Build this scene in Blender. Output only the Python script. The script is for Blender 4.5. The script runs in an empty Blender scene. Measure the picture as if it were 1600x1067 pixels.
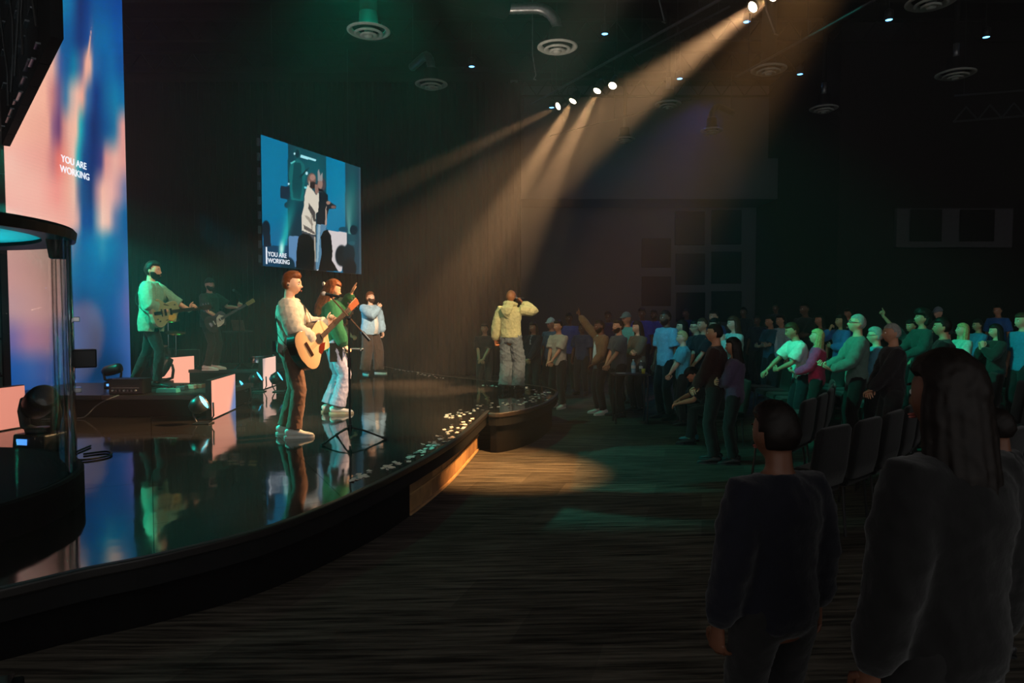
import bpy, bmesh, math, random
import numpy as np
from mathutils import Vector, Matrix, Euler, Quaternion
random.seed(7)
V = Vector
C = bpy.context.scene.collection
SC = bpy.context.scene

# ------------------------------------------------------------------ camera
F = 1066.7
CAMZ = 1.9
PITCH = math.atan(45.5 / F)
cam = bpy.data.cameras.new('camera')
cam.lens = 24.0; cam.sensor_width = 36.0; cam.clip_end = 200
co = bpy.data.objects.new('camera', cam); C.objects.link(co)
co.location = (0, 0, CAMZ)
co.rotation_euler = (math.pi / 2 - PITCH, 0, 0)
SC.camera = co
SC.view_settings.view_transform = 'Standard'
SC.view_settings.look = 'None'
SC.view_settings.gamma = 1.0
SC.view_settings.exposure = 0.0
SC.view_settings.use_curve_mapping = False
CY = SC.cycles
CY.max_bounces = 8; CY.diffuse_bounces = 2; CY.glossy_bounces = 3
CY.transmission_bounces = 6; CY.transparent_max_bounces = 12
CY.use_denoising = True
CY.caustics_reflective = False; CY.caustics_refractive = False

def ray(px, py):
    a = (px - 800) / F; b = (533.5 - py) / F
    cp, sp = math.cos(PITCH), math.sin(PITCH)
    return V((a, cp + b * sp, -sp + b * cp))
def on_z(px, py, z):
    r = ray(px, py); t = (z - CAMZ) / r.z
    return V((r.x * t, r.y * t, z))
def at_y(px, py, Y):
    r = ray(px, py); t = Y / r.y
    return V((r.x * t, Y, CAMZ + r.z * t))
def proj(x, y, z):
    cp, sp = math.cos(PITCH), math.sin(PITCH)
    dz = z - CAMZ
    dep = y * cp - dz * sp; up = y * sp + dz * cp
    return 800 + F * x / dep, 533.5 - F * up / dep

# ------------------------------------------------------------------ world and lights
W = bpy.data.worlds.new('world'); SC.world = W; W.use_nodes = True
bg = W.node_tree.nodes['Background']
bg.inputs[0].default_value = (0.95, 0.93, 0.90, 1); bg.inputs[1].default_value = 0.58  # even ambient fill added through the open rear to lift the dark areas

def s2l(c):
    out = []
    for v in c:
        v = v / 255.0
        out.append(v / 12.92 if v <= 0.04045 else ((v + 0.055) / 1.055) ** 2.4)
    return tuple(out)

def spot(name, loc, aim, power, col, ang, blend=0.3, size=0.06):
    l = bpy.data.lights.new(name, 'SPOT'); l.energy = power; l.color = col
    l.spot_size = math.radians(ang); l.spot_blend = blend; l.shadow_soft_size = size
    o = bpy.data.objects.new(name, l); C.objects.link(o)
    o.location = loc
    o.rotation_euler = (V(aim) - V(loc)).to_track_quat('-Z', 'Y').to_euler()
    return o
AMBER = (1.0, 0.56, 0.26)
WARM = (1.0, 0.68, 0.40)
TEAL = (0.0, 1.0, 0.66)
CYAN = (0.0, 0.75, 1.0)
LAMPZ = 6.4
# (pixel of the lens, aim point, power, cone angle, colour)
LAMPS = [((872, 166), (-6.2, 11.0, 1.8), 10000, 7, AMBER),
         ((895, 158), (-1.7, 13.0, 1.2), 26000, 17, AMBER),
         ((933, 142), (-0.85, 12.0, 1.2), 19000, 16, AMBER),
         ((957, 134), (-0.6, 9.4, 0.5), 1500, 14, (1.0, 0.55, 0.25)),
         ((1176, 11), (-2.4, 7.9, 1.5), 10500, 15, AMBER),
         ((1206, -6), (-2.5, 8.6, 1.5), 10500, 15, AMBER)]
LAMPPOS = []
for k, (pp, aim, pw, an, cl) in enumerate(LAMPS):
    p = on_z(pp[0], pp[1], LAMPZ); LAMPPOS.append((p, V(aim)))
    d = (V(aim) - p).normalized()
    spot('amber_spot', p + d * 0.02, aim, pw, cl, an, 1.0 if k in (1, 2, 3) else 0.6, 0.07)
FRONT_FILL = (1.0, 0.80, 0.58)  # unseen front spots added to brighten the players, block face and floor pool
spot('front_fill_spot', (2.6, 3.0, 6.6), (-2.45, 8.4, 1.35), 3200, FRONT_FILL, 15, 0.7, 0.08)
spot('front_fill_spot', (3.0, 3.4, 6.8), (0.0, 11.9, 1.4), 4200, (1.0, 0.78, 0.50), 9, 0.7, 0.08)
spot('front_fill_spot', (2.8, 3.2, 6.7), (-3.2, 15.2, 1.4), 17000, FRONT_FILL, 8, 0.7, 0.08)
spot('front_fill_spot', (2.2, 3.6, 6.6), (-5.4, 11.0, 1.6), 2000, (1.0, 0.60, 0.34), 15, 0.7, 0.08)
spot('front_fill_spot', (3.6, 5.2, 6.5), (-0.15, 8.3, 0.0), 14500, (1.0, 0.50, 0.17), 19, 1.0, 0.08)
spot('fin_fill', (-5.6, 3.4, 2.9), (-4.4, 6.2, 5.2), 60, (0.55, 0.8, 0.9), 60, 0.7, 0.05)  # unseen spot added for highlights on the ribs
# teal side light from stage left onto the players' backs, and onto the crowd
spot('teal_side', (-6.45, 8.2, 4.0), (-4.3, 10.6, 1.3), 850, TEAL, 50, 0.4, 0.08)
spot('teal_side', (-6.3, 8.1, 3.2), (-2.4, 8.0, 1.0), 1500, (0.0, 0.95, 0.72), 36, 0.5, 0.08)
spot('teal_front', (-7.6, 14.0, 4.6), (-3.3, 15.2, 1.2), 1100, CYAN, 20, 0.4, 0.08)
spot('teal_crowd', (-2.9, 7.0, 7.6), (5.0, 9.9, 1.7), 4200, (0.0, 1.0, 0.60), 25, 0.8, 0.1)
spot('cyan_crowd', (-1.6, 6.0, 7.4), (3.2, 12.2, 1.6), 1500, (0.0, 0.66, 0.85), 15, 0.7, 0.1)
spot('blue_back', (9.0, 20.0, 7.4), (6.3, 14.6, 1.9), 1300, (0.02, 0.12, 1.0), 62, 0.6, 0.1)
spot('blue_back', (5.8, 20.2, 8.2), (2.4, 15.0, 1.9), 260, (0.05, 0.12, 1.0), 50, 0.6, 0.1)
spot('wall_wash', (8.1, 17.0, 7.4), (8.0, 22.2, 4.0), 260, (0.08, 0.16, 1.0), 70, 0.8, 0.1)
spot('crowd_warm_fill', (-1.2, 6.4, 7.0), (1.5, 13.6, 1.3), 900, (1.0, 0.74, 0.50), 17, 0.7, 0.1)  # weak added spot standing in for spill from the amber spots
spot('vent_fill', (-3.4, 9.0, 4.4), (-2.5, 11.9, 6.8), 120, (0.85, 1.0, 0.9), 22, 0.6, 0.1)  # unseen spots added to brighten the two upper vents and the duct
spot('vent_fill', (-0.6, 11.0, 4.0), (0.55, 12.7, 7.0), 260, (1.0, 0.85, 0.7), 34, 0.6, 0.1)
spot('ceiling_teal', (-5.0, 13.4, 1.2), (6.2, 9.9, 6.8), 1500, (0.0, 1.0, 0.7), 5, 0.3, 0.04)
spot('ceiling_teal', (-2.5, 11.6, 8.3), (-2.6, 11.8, 5.6), 420, (0.0, 1.0, 0.6), 110, 0.9, 0.1)

# ------------------------------------------------------------------ materials
MATS = {}
def mat(name, col, rough=0.6, metal=0.0, var=0.15, scale=12.0, bump=0.0, emis=None, es=1.0,
        spec=0.5, coat=0.0, stretch=None, srgb=True, sheen=0.0):
    if name in MATS: return MATS[name]
    m = bpy.data.materials.new(name); m.use_nodes = True
    nt = m.node_tree; b = nt.nodes['Principled BSDF']
    c = s2l(col) if srgb else col
    b.inputs['Roughness'].default_value = rough
    b.inputs['Metallic'].default_value = metal
    b.inputs['Specular IOR Level'].default_value = spec
    b.inputs['Coat Weight'].default_value = coat
    b.inputs['Sheen Weight'].default_value = sheen
    tc = nt.nodes.new('ShaderNodeTexCoord'); mp = nt.nodes.new('ShaderNodeMapping')
    nt.links.new(tc.outputs['Object'], mp.inputs[0])
    if stretch: mp.inputs['Scale'].default_value = stretch
    n = nt.nodes.new('ShaderNodeTexNoise'); n.inputs['Scale'].default_value = scale
    n.inputs['Detail'].default_value = 4
    nt.links.new(mp.outputs[0], n.inputs['Vector'])
    r = nt.nodes.new('ShaderNodeValToRGB')
    r.color_ramp.elements[0].position = 0.3; r.color_ramp.elements[1].position = 0.7
    r.color_ramp.elements[0].color = tuple(v * (1 - var) for v in c) + (1,)
    r.color_ramp.elements[1].color = tuple(min(1, v * (1 + var)) for v in c) + (1,)
    nt.links.new(n.outputs['Fac'], r.inputs[0]); nt.links.new(r.outputs[0], b.inputs['Base Color'])
    if bump:
        bn = nt.nodes.new('ShaderNodeBump'); bn.inputs['Strength'].default_value = bump
        bn.inputs['Distance'].default_value = 0.01
        nt.links.new(n.outputs['Fac'], bn.inputs['Height']); nt.links.new(bn.outputs[0], b.inputs['Normal'])
    if emis:
        b.inputs['Emission Color'].default_value = s2l(emis) + (1,)
        b.inputs['Emission Strength'].default_value = es
    MATS[name] = m
    return m
def cloth(name, col, rough=0.85):
    return mat('cloth_' + name, col, rough, var=0.12, scale=30, bump=0.25, sheen=0.15, spec=0.2)
def skin(name, col):
    return mat('skin_' + name, col, 0.5, var=0.08, scale=9, spec=0.4)

M_BLACK = mat('black_metal', (24, 24, 25), 0.4, spec=0.5)
M_MATTE = mat('matte_black', (20, 20, 20), 0.8, spec=0.2)
M_DRAPE = mat('black_drape', (18, 17, 17), 0.95, spec=0.1)
M_RUBBER = mat('black_rubber', (22, 22, 22), 0.7)
M_CHROME = mat('chrome', (190, 190, 195), 0.2, 1.0, var=0.05)
M_STEEL = mat('grey_steel', (110, 112, 115), 0.4, 0.8)
M_DUCT = mat('duct_foil', (120, 120, 122), 0.35, 0.7, bump=0.3, scale=20)
M_WHITE = mat('white_paint', (205, 205, 200), 0.5)
M_PAPER = mat('confetti_paper', (235, 215, 205), 0.6, var=0.05)
M_EYEW = mat('eye_white', (225, 220, 215), 0.3, var=0.02)
M_EYED = mat('eye_dark', (35, 22, 16), 0.2, var=0.02)
M_LIP = mat('lip', (160, 88, 78), 0.5, var=0.05)

# ------------------------------------------------------------------ mesh building
class MB:
    def __init__(s): s.v = []; s.f = []; s.m = []; s.mi = 0
    def add(s, vs, fs):
        o = len(s.v); s.v += [V(p) for p in vs]
        for f in fs: s.f.append([i + o for i in f]); s.m.append(s.mi)
        return s
    def box(s, c, size, rot=None, taper=1.0):
        x, y, z = size[0] / 2, size[1] / 2, size[2] / 2
        pts = [V((sx * x * (taper if sz > 0 else 1), sy * y * (taper if sz > 0 else 1), sz * z)) for sz in (-1, 1) for sx, sy in ((-1, -1), (1, -1), (1, 1), (-1, 1))]
        if rot is not None:
            R = rot if isinstance(rot, (Matrix,)) else Euler(rot).to_matrix()
            pts = [R @ p for p in pts]
        pts = [p + V(c) for p in pts]
        return s.add(pts, [(3, 2, 1, 0), (4, 5, 6, 7), (0, 1, 5, 4), (1, 2, 6, 5), (2, 3, 7, 6), (3, 0, 4, 7)])
    def loft(s, pts, rads, seg=14, ref=(1, 0, 0), cap=(0, 0), power=1.0):
        pts = [V(p) for p in pts]; rads = [r if isinstance(r, (tuple, list)) else (r, r) for r in rads]
        n = len(pts); tans = []
        for i in range(n):
            a = pts[max(0, i - 1)]; b = pts[min(n - 1, i + 1)]
            t = (b - a); tans.append(t.normalized() if t.length > 1e-9 else V((0, 0, 1)))
        P, R, T = list(pts), list(rads), list(tans)
        if cap[0]:
            r = min(rads[0]) * cap[0]
            for k, q in ((0.5, 0.87), (0.86, 0.5)):
                P.insert(0, pts[0] - tans[0] * r * k); R.insert(0, (rads[0][0] * q, rads[0][1] * q)); T.insert(0, tans[0])
        if cap[1]:
            r = min(rads[-1]) * cap[1]
            for k, q in ((0.5, 0.87), (0.86, 0.5)):
                P.append(pts[-1] + tans[-1] * r * k); R.append((rads[-1][0] * q, rads[-1][1] * q)); T.append(tans[-1])
        vs = []; ref = V(ref); last = None
        for p, r, t in zip(P, R, T):
            sx = ref - t * ref.dot(t)
            if sx.length < 0.15: sx = (last if last is not None else t.orthogonal()); sx = sx - t * sx.dot(t)
            sx.normalize(); last = sx; sy = t.cross(sx)
            for k in range(seg):
                a = 2 * math.pi * k / seg; ca, sa = math.cos(a), math.sin(a)
                if power != 1.0:
                    ca = math.copysign(abs(ca) ** power, ca); sa = math.copysign(abs(sa) ** power, sa)
                vs.append(p + sx * (ca * r[0]) + sy * (sa * r[1]))
        fs = []; m = len(P)
        for i in range(m - 1):
            for k in range(seg):
                k2 = (k + 1) % seg
                fs.append((i * seg + k, i * seg + k2, (i + 1) * seg + k2, (i + 1) * seg + k))
        fs.append(tuple(reversed(range(seg)))); fs.append(tuple((m - 1) * seg + k for k in range(seg)))
        return s.add(vs, fs)
    def tube(s, a, b, r, seg=8, r2=None):
        return s.loft([a, b], [r, r if r2 is None else r2], seg)
    def path(s, pts, r, seg=6): return s.loft(pts, [r] * len(pts), seg, ref=(0.3, 0.2, 1))
    def sphere(s, c, r, nu=12, nv=8, rot=None):
        r = r if isinstance(r, (tuple, list)) else (r, r, r)
        vs = [V((0, 0, -1))]
        for j in range(1, nv):
            ph = -math.pi / 2 + math.pi * j / nv
            for i in range(nu):
                th = 2 * math.pi * i / nu
                vs.append(V((math.cos(th) * math.cos(ph), math.sin(th) * math.cos(ph), math.sin(ph))))
        vs.append(V((0, 0, 1)))
        fs = []
        for i in range(nu): fs.append((0, 1 + (i + 1) % nu, 1 + i))
        for j in range(nv - 2):
            for i in range(nu):
                a = 1 + j * nu; i2 = (i + 1) % nu
                fs.append((a + i, a + i2, a + nu + i2, a + nu + i))
        L = len(vs) - 1; a = 1 + (nv - 2) * nu
        for i in range(nu): fs.append((a + i, a + (i + 1) % nu, L))
        out = []
        for p in vs:
            q = V((p.x * r[0], p.y * r[1], p.z * r[2]))
            if rot is not None: q = rot @ q
            out.append(q + V(c))
        return s.add(out, fs)
    def lathe(s, prof, seg=20, c=(0, 0, 0), axis=None):
        """prof: list of (r, z); closed if first and last radii are 0, else open tube"""
        R = Matrix.Identity(3) if axis is None else V((0, 0, 1)).rotation_difference(V(axis)).to_matrix()
        vs = []; fs = []
        for r, z in prof:
            for k in range(seg):
                a = 2 * math.pi * k / seg
                vs.append(R @ V((max(r, 1e-4) * math.cos(a), max(r, 1e-4) * math.sin(a), z)) + V(c))
        for i in range(len(prof) - 1):
            for k in range(seg):
                k2 = (k + 1) % seg
                fs.append((i * seg + k, i * seg + k2, (i + 1) * seg + k2, (i + 1) * seg + k))
        return s.add(vs, fs)
    def prism(s, poly, z0, z1):
        n = len(poly); vs = [V((p[0], p[1], z0)) for p in poly] + [V((p[0], p[1], z1)) for p in poly]
        fs = [tuple(reversed(range(n))), tuple(range(n, 2 * n))]
        for i in range(n):
            j = (i + 1) % n; fs.append((i, j, n + j, n + i))
        return s.add(vs, fs)
    def xf(s, M, start=0):
        for i in range(start, len(s.v)): s.v[i] = M @ s.v[i]
        return s
    def mesh(s, name, mats, smooth=False):
        me = bpy.data.meshes.new(name)
        me.from_pydata([tuple(p) for p in s.v], [], s.f)
        for m in (mats if isinstance(mats, (list, tuple)) else [mats]): me.materials.append(m)
        me.polygons.foreach_set('material_index', s.m)
        if smooth: me.polygons.foreach_set('use_smooth', [True] * len(me.polygons))
        me.update()
        return me
def link(name, me, parent=None, loc=None, rot=None, mw=None):
    o = bpy.data.objects.new(name, me); C.objects.link(o)
    if parent: o.parent = parent
    if mw is not None: o.matrix_local = mw
    if loc is not None: o.location = loc
    if rot is not None: o.rotation_euler = rot
    return o
def obj(name, mb, mats, parent=None, smooth=False, loc=None, rot=None, bevel=0):
    o = link(name, mb.mesh(name, mats, smooth), parent, loc, rot)
    if bevel:
        b = o.modifiers.new('bevel', 'BEVEL'); b.width = bevel; b.segments = 2; b.limit_method = 'ANGLE'
    return o
def tag(o, label=None, cat=None, group=None, kind=None):
    if label: o['label'] = label
    if cat: o['category'] = cat
    if group: o['group'] = group
    if kind: o['kind'] = kind
    return o
def empty(name, loc, label, cat, rotz=0.0, group=None):
    o = bpy.data.objects.new(name, None); C.objects.link(o); o.empty_display_size = 0.1
    o.location = loc; o.rotation_euler = (0, 0, rotz)
    return tag(o, label, cat, group)
def struct(name, mb, m, parent=None, smooth=False):
    o = obj(name, mb, m, parent, smooth)
    if not parent: o['kind'] = 'structure'
    return o
def copy_tree(o, parent=None):
    c = o.copy(); C.objects.link(c)
    if parent: c.parent = parent
    for ch in list(o.children): copy_tree(ch, c)
    return c
TMP = []
def remesh(mb, voxel, it=4, name='m', mats=None, ripple=0.0, seed=0, adapt=0):
    me = mb.mesh('tmp', mats or []); o = bpy.data.objects.new('tmp', me); C.objects.link(o)
    r = o.modifiers.new('r', 'REMESH'); r.mode = 'VOXEL'; r.voxel_size = voxel; r.use_smooth_shade = True
    if it:
        sm = o.modifiers.new('s', 'SMOOTH'); sm.factor = 0.5; sm.iterations = it
    dg = bpy.context.evaluated_depsgraph_get(); dg.update()
    out = bpy.data.meshes.new_from_object(o.evaluated_get(dg))
    bpy.data.objects.remove(o); bpy.data.meshes.remove(me)
    out.name = name
    out.materials.clear()
    for m in (mats or []): out.materials.append(m)
    n = len(out.vertices)
    if ripple:
        co_ = np.empty(n * 3); out.vertices.foreach_get('co', co_); co_ = co_.reshape(-1, 3)
        no = np.empty(n * 3); out.vertices.foreach_get('normal', no); no = no.reshape(-1, 3)
        rs = np.random.RandomState(seed); d = np.zeros(n)
        for k in range(9):
            fr = rs.uniform(14, 55); w = rs.normal(size=3); w /= np.linalg.norm(w)
            w2 = rs.normal(size=3)
            ph = co_ @ w * fr + 1.6 * np.sin(co_ @ w2 * 11 + k) + rs.uniform(0, 6)
            s_ = np.sin(ph); d += (1 - np.abs(s_)) ** 2 * (18.0 / fr) - 0.3 * 18 / fr
        co_ += no * (d * ripple)[:, None]
        out.vertices.foreach_set('co', co_.ravel())
    out.polygons.foreach_set('use_smooth', [True] * len(out.polygons))
    out.polygons.foreach_set('material_index', [0] * len(out.polygons))
    out.update()
    return out
def join_into(me, mb):
    """append builder geometry as islands of an existing mesh"""
    bm = bmesh.new(); bm.from_mesh(me)
    vs = [bm.verts.new(p) for p in mb.v]
    for f, m in zip(mb.f, mb.m):
        try:
            q = bm.faces.new([vs[i] for i in f]); q.material_index = m; q.smooth = True
        except ValueError: pass
    bm.to_mesh(me); bm.free()
    return me
def mesh_to_mb(me, mb, mi=0):
    o = len(mb.v); mb.v += [v.co.copy() for v in me.vertices]
    for p in me.polygons: mb.f.append([i + o for i in p.vertices]); mb.m.append(mi)

# ------------------------------------------------------------------ people
def head_field(d):
    x, y, z = d
    fr = max(0.0, y)
    rx, ry, rz = 0.077, 0.098, 0.116
    if z < 0: rx *= 1 - 0.34 * (-z) ** 1.7
    X = x * rx; Y = y * ry; Z = z * rz
    if z < 0 and y < 0: Y *= 1 - 0.45 * (-z) ** 1.2
    if z < -0.2 and y > 0: Y += 0.012 * min(1, (-z - 0.2) * 2) * fr
    g = lambda cx, cz, sx, sz: math.exp(-((x - cx) / sx) ** 2 - ((z - cz) / sz) ** 2) * (1 if y > 0.2 else 0)
    Y += 0.024 * g(0, -0.20, 0.15, 0.11) + 0.014 * g(0, -0.26, 0.19, 0.07) + 0.011 * g(0, -0.02, 0.11, 0.17)
    Y += 0.006 * g(0, 0.22, 0.55, 0.09)
    Y -= 0.010 * g(0.36, 0.03, 0.17, 0.12) + 0.010 * g(-0.36, 0.03, 0.17, 0.12)
    Y += 0.010 * g(0, -0.48, 0.24, 0.06) + 0.009 * g(0, -0.62, 0.22, 0.05) - 0.006 * g(0, -0.55, 0.24, 0.03)
    Y -= 0.008 * g(0, -0.72, 0.3, 0.05)
    Y += 0.014 * g(0, -0.86, 0.25, 0.10)
    X += math.copysign(0.004 * math.exp(-((z + 0.22) / 0.15) ** 2 - ((y - 0.6) / 0.3) ** 2), x)
    return V((X, Y, Z))
def head_grid(fn, nu=44, nv=34):
    vs = []; fs = []
    for j in range(nv + 1):
        ph = -math.pi / 2 + math.pi * (j + 0.001 * (j == 0) - 0.001 * (j == nv)) / nv
        for i in range(nu):
            th = 2 * math.pi * i / nu + math.pi / 2
            d = (math.cos(th) * math.cos(ph), math.sin(th) * math.cos(ph), math.sin(ph))
            vs.append(fn(d))
    for j in range(nv):
        for i in range(nu):
            i2 = (i + 1) % nu; fs.append((j * nu + i, j * nu + i2, (j + 1) * nu + i2, (j + 1) * nu + i))
    fs.append(tuple(reversed(range(nu)))); fs.append(tuple(nv * nu + i for i in range(nu)))
    return vs, fs
def sm(a, b, x):
    t = max(0.0, min(1.0, (x - a) / (b - a))); return t * t * (3 - 2 * t)
HAIRC = {}
def hair_mesh(style):
    if style in HAIRC: return HAIRC[style]
    mb = MB(); rs = random.Random(hash(style) % 1000 if False else len(style) * 7)
    def nz(d): return math.sin(d[0] * 31 + d[2] * 17) * math.sin(d[1] * 27 + 2) * 0.5 + math.sin(d[0] * 61 + d[1] * 43) * 0.3
    def cap(line_f, line_b, th, top=0.0, low=-0.6, side=0.0):
        def fn(d):
            x, y, z = d
            lim = line_f if y > 0.25 else (line_b + (line_f - line_b) * sm(-0.25, 0.25, y))
            if abs(x) > 0.75 and y > -0.15: lim = max(lim, 0.05 + side)
            m = sm(lim - 0.05, lim + 0.08, z)
            b = head_field(d); n = V(d)
            t = th * (1 + 0.35 * nz(d)) + top * sm(0.3, 0.9, z) * (0.6 + 0.6 * sm(-0.2, 0.8, y))
            return b + n * (t * m - 0.012 * (1 - m))
        mb.add(*head_grid(fn))
    if style == 'short': cap(0.50, -0.55, 0.012, 0.010)
    elif style == 'quiff': cap(0.52, -0.55, 0.009, 0.026)
    elif style == 'crop': cap(0.48, -0.50, 0.006)
    elif style == 'messy': cap(0.54, -0.6, 0.013, 0.014)
    elif style == 'fringe': cap(0.42, -0.55, 0.016, 0.010)
    elif style == 'curly': cap(0.38, -0.75, 0.045, 0.02)
    elif style in ('long', 'ponytail'):
        cap(0.45, -0.8, 0.018, 0.004, side=-0.3)
        if style == 'long':
            for k in range(11):
                a = math.pi * (0.98 + 1.04 * k / 10.0)
                c = V((math.cos(a) * 0.082, math.sin(a) * 0.085 - 0.006, 0))
                mb.loft([c * 0.85 + V((0, 0, 0.05)), c * 1.08 + V((0, 0, -0.04)), c * 1.12 + V((0, -0.006, -0.16)), c * 1.2 + V((0, -0.012, -0.27)), c * 1.05 + V((rs.uniform(-.01, .01), -0.012, -0.36 - rs.uniform(0, .04)))],
                        [(0.022, 0.016), (0.026, 0.018), (0.027, 0.018), (0.024, 0.014), (0.008, 0.005)], 8, ref=(-c.y, c.x, 0), cap=(1, 1))
        else:
            mb.loft([V((0, -0.09, 0.03)), V((0, -0.135, 0.02)), V((0.01, -0.16, -0.06)), V((0.015, -0.15, -0.17)), V((0.01, -0.14, -0.28)), V((0, -0.135, -0.33))],
                    [0.03, 0.035, 0.045, 0.048, 0.035, 0.01], 12, cap=(1, 1))
            for k in range(5):
                mb.loft([V((-.04 + .02 * k, -0.10, -0.05)), V((-.07 + .035 * k, -0.125, -0.18)), V((-.08 + .04 * k, -0.12, -0.30))], [0.025, 0.028, 0.008], 8, cap=(1, 1))
    elif style == 'beard':
        def fn(d):
            x, y, z = d; b = head_field(d)
            m = sm(-0.1, 0.05, y) * (1 - sm(-0.50, -0.36, z - 0.25 * sm(0.5, 0.9, abs(x)))) * sm(-1.05, -0.9, z)
            lip = math.exp(-(x / 0.22) ** 2 - ((z + 0.56) / 0.07) ** 2)
            m = max(0, m - 1.1 * lip)
            return b + V(d) * (0.013 * m * (1 + 0.3 * nz(d)) - 0.01 * (1 - m)) + V((0, 0, -0.006 * m))
        mb.add(*head_grid(fn))
    elif style == 'cap':
        def fn(d):
            x, y, z = d; m = sm(0.18, 0.24, z); b = head_field(d)
            q = b + V(d) * (0.014 * m - 0.012 * (1 - m)); q.z += 0.012 * m
            return q
        mb.add(*head_grid(fn))
        n0 = len(mb.v)
        pts = []
        for k in range(13):
            a = math.pi * k / 12; pts.append((math.cos(a) * 0.072, 0.075 + math.sin(a) * 0.085))
        mb.prism(pts, 0.048, 0.054)
        for i in range(n0, len(mb.v)):
            mb.v[i].z -= (mb.v[i].y - 0.07) * 0.25 + abs(mb.v[i].x) * 0.12
        mb.sphere((0, 0, 0.146), 0.008, 8, 6)
    me = remesh(mb, .0075, 5, 'hair_' + style, [M_BLACK], .0022, 4) if style in ('long', 'ponytail', 'curly') else mb.mesh('hair_' + style, [M_BLACK], True)
    HAIRC[style] = me
    return me

def ik(S, T, a, b, pole):
    S = V(S); T = V(T); d = T - S; L = d.length
    if L > (a + b) * 0.995: d = d.normalized() * (a + b) * 0.995; L = d.length; T = S + d
    if L < abs(a - b) + 0.02: L = abs(a - b) + 0.02
    dn = d.normalized(); x = (a * a - b * b + L * L) / (2 * L)
    h = math.sqrt(max(0, a * a - x * x)); p = V(pole) - dn * V(pole).dot(dn)
    p = p.normalized() if p.length > 1e-6 else dn.orthogonal()
    return S + dn * x + p * h, T

def hand(mb, Wp, d, n, side, curl=0.3, spread=0.12, tcurl=0.4, point=False):
    """Wp wrist, d direction of the hand, n palm normal, side +1 right hand"""
    d = V(d).normalized(); n = V(n); n = (n - d * n.dot(d)).normalized()
    s = d.cross(n) * -side    # towards the little finger for the chosen side
    mb.loft([Wp - d * 0.03, Wp, Wp + d * 0.04, Wp + d * 0.085, Wp + d * 0.098], [(0.027, 0.021), (0.028, 0.019), (0.037, 0.017), (0.041, 0.014), (0.038, 0.010)], 10, ref=s, cap=(0.6, 0.6))
    ln = (0.070, 0.079, 0.073, 0.058)
    for k in range(4):
        off = -0.030 + 0.020 * k
        base = Wp + d * (0.083 - 0.006 * abs(k - 1)) + s * off
        dr = (d + s * (spread * (k - 1.3))).normalized(); ax = s
        cu = 0.05 if (point and k == 0) else (1.0 if point else curl)
        pts = [base]; a = 0.15 * cu; p = base
        for j, q in enumerate((0.45, 0.30, 0.25)):
            a += cu * (1.15, 1.3, 0.9)[j]
            dd = dr * math.cos(a) + n * math.sin(a)
            p = p + dd * ln[k] * q; pts.append(p)
        mb.loft(pts, [0.0098, 0.0092, 0.0084, 0.0070], 8, ref=ax, cap=(1, 1))
    tb = Wp + d * 0.022 - s * 0.022
    t1 = tb + (d * 0.55 - s * 0.75 + n * 0.25 * (1 + tcurl)).normalized() * 0.042
    t2 = t1 + (d * 0.9 - s * (0.45 - 0.7 * tcurl) + n * 0.55 * tcurl).normalized() * 0.033
    t3 = t2 + (d * 0.9 - s * (0.25 - 0.9 * tcurl) + n * 0.7 * tcurl).normalized() * 0.026
    mb.loft([tb, t1, t2, t3], [0.014, 0.0125, 0.011, 0.0085], 8, ref=n, cap=(1, 1))

class Pose:
    def __init__(s, lean=0.0, twist=0.0, side=0.0, yaw=0.0, nod=0.0, tilt=0.0, hip=0.95, hipo=(0, 0),
                 R=(0.26, 0.04, 0.86), L=(-0.26, 0.04, 0.86), Rp=(0.5, -1, 0), Lp=(-0.5, -1, 0),
                 Rd=(0, 0.1, -1), Ld=(0, 0.1, -1), Rn=(-1, 0.2, 0), Ln=(1, 0.2, 0), Rc=0.35, Lc=0.35,
                 Rf=(0.12, 0.0), Lf=(-0.12, 0.0), Rfz=0.0, Lfz=0.0, Ra=0.15, La=-0.15, width=1.0, seat=False,
                 Rpoint=False, Lpoint=False):
        s.__dict__.update({k: v for k, v in locals().items() if k != 's'})
        s.P = V((hipo[0], hipo[1], hip))
        s.UR = Matrix.Rotation(twist, 3, 'Z') @ Matrix.Rotation(-lean, 3, 'X') @ Matrix.Rotation(side, 3, 'Y')
        s.ub = lambda p: s.P + s.UR @ V(p)
        w = width
        s.SR = s.ub((0.172 * w, 0, 0.455)); s.SL = s.ub((-0.172 * w, 0, 0.455))
        s.ER, s.WR = ik(s.SR, R, 0.29, 0.255, Rp); s.EL, s.WL = ik(s.SL, L, 0.29, 0.255, Lp)
        PR = Matrix.Rotation(twist * 0.3, 3, 'Z')
        s.HR = s.P + PR @ V((0.09, 0, -0.03)); s.HL = s.P + PR @ V((-0.09, 0, -0.03))
        s.AR = V((Rf[0], Rf[1], 0.085 + Rfz)); s.AL = V((Lf[0], Lf[1], 0.085 + Lfz))
        s.KR, s.AR = ik(s.HR, s.AR, 0.425, 0.425, (math.sin(Ra) * .6, 1, 0)); s.KL, s.AL = ik(s.HL, s.AL, 0.425, 0.425, (math.sin(La) * .6, 1, 0))
        s.HRot = s.UR @ Matrix.Rotation(yaw, 3, 'Z') @ Matrix.Rotation(-nod, 3, 'X') @ Matrix.Rotation(tilt, 3, 'Y')
        s.NB = s.ub((0, -0.005, 0.53)); s.HC = s.NB + (s.UR @ V((0, 0.005, 0.06))) + s.HRot @ V((0, 0.018, 0.088))
        M = s.HRot.to_4x4(); M.translation = s.HC; s.HM = M

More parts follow.
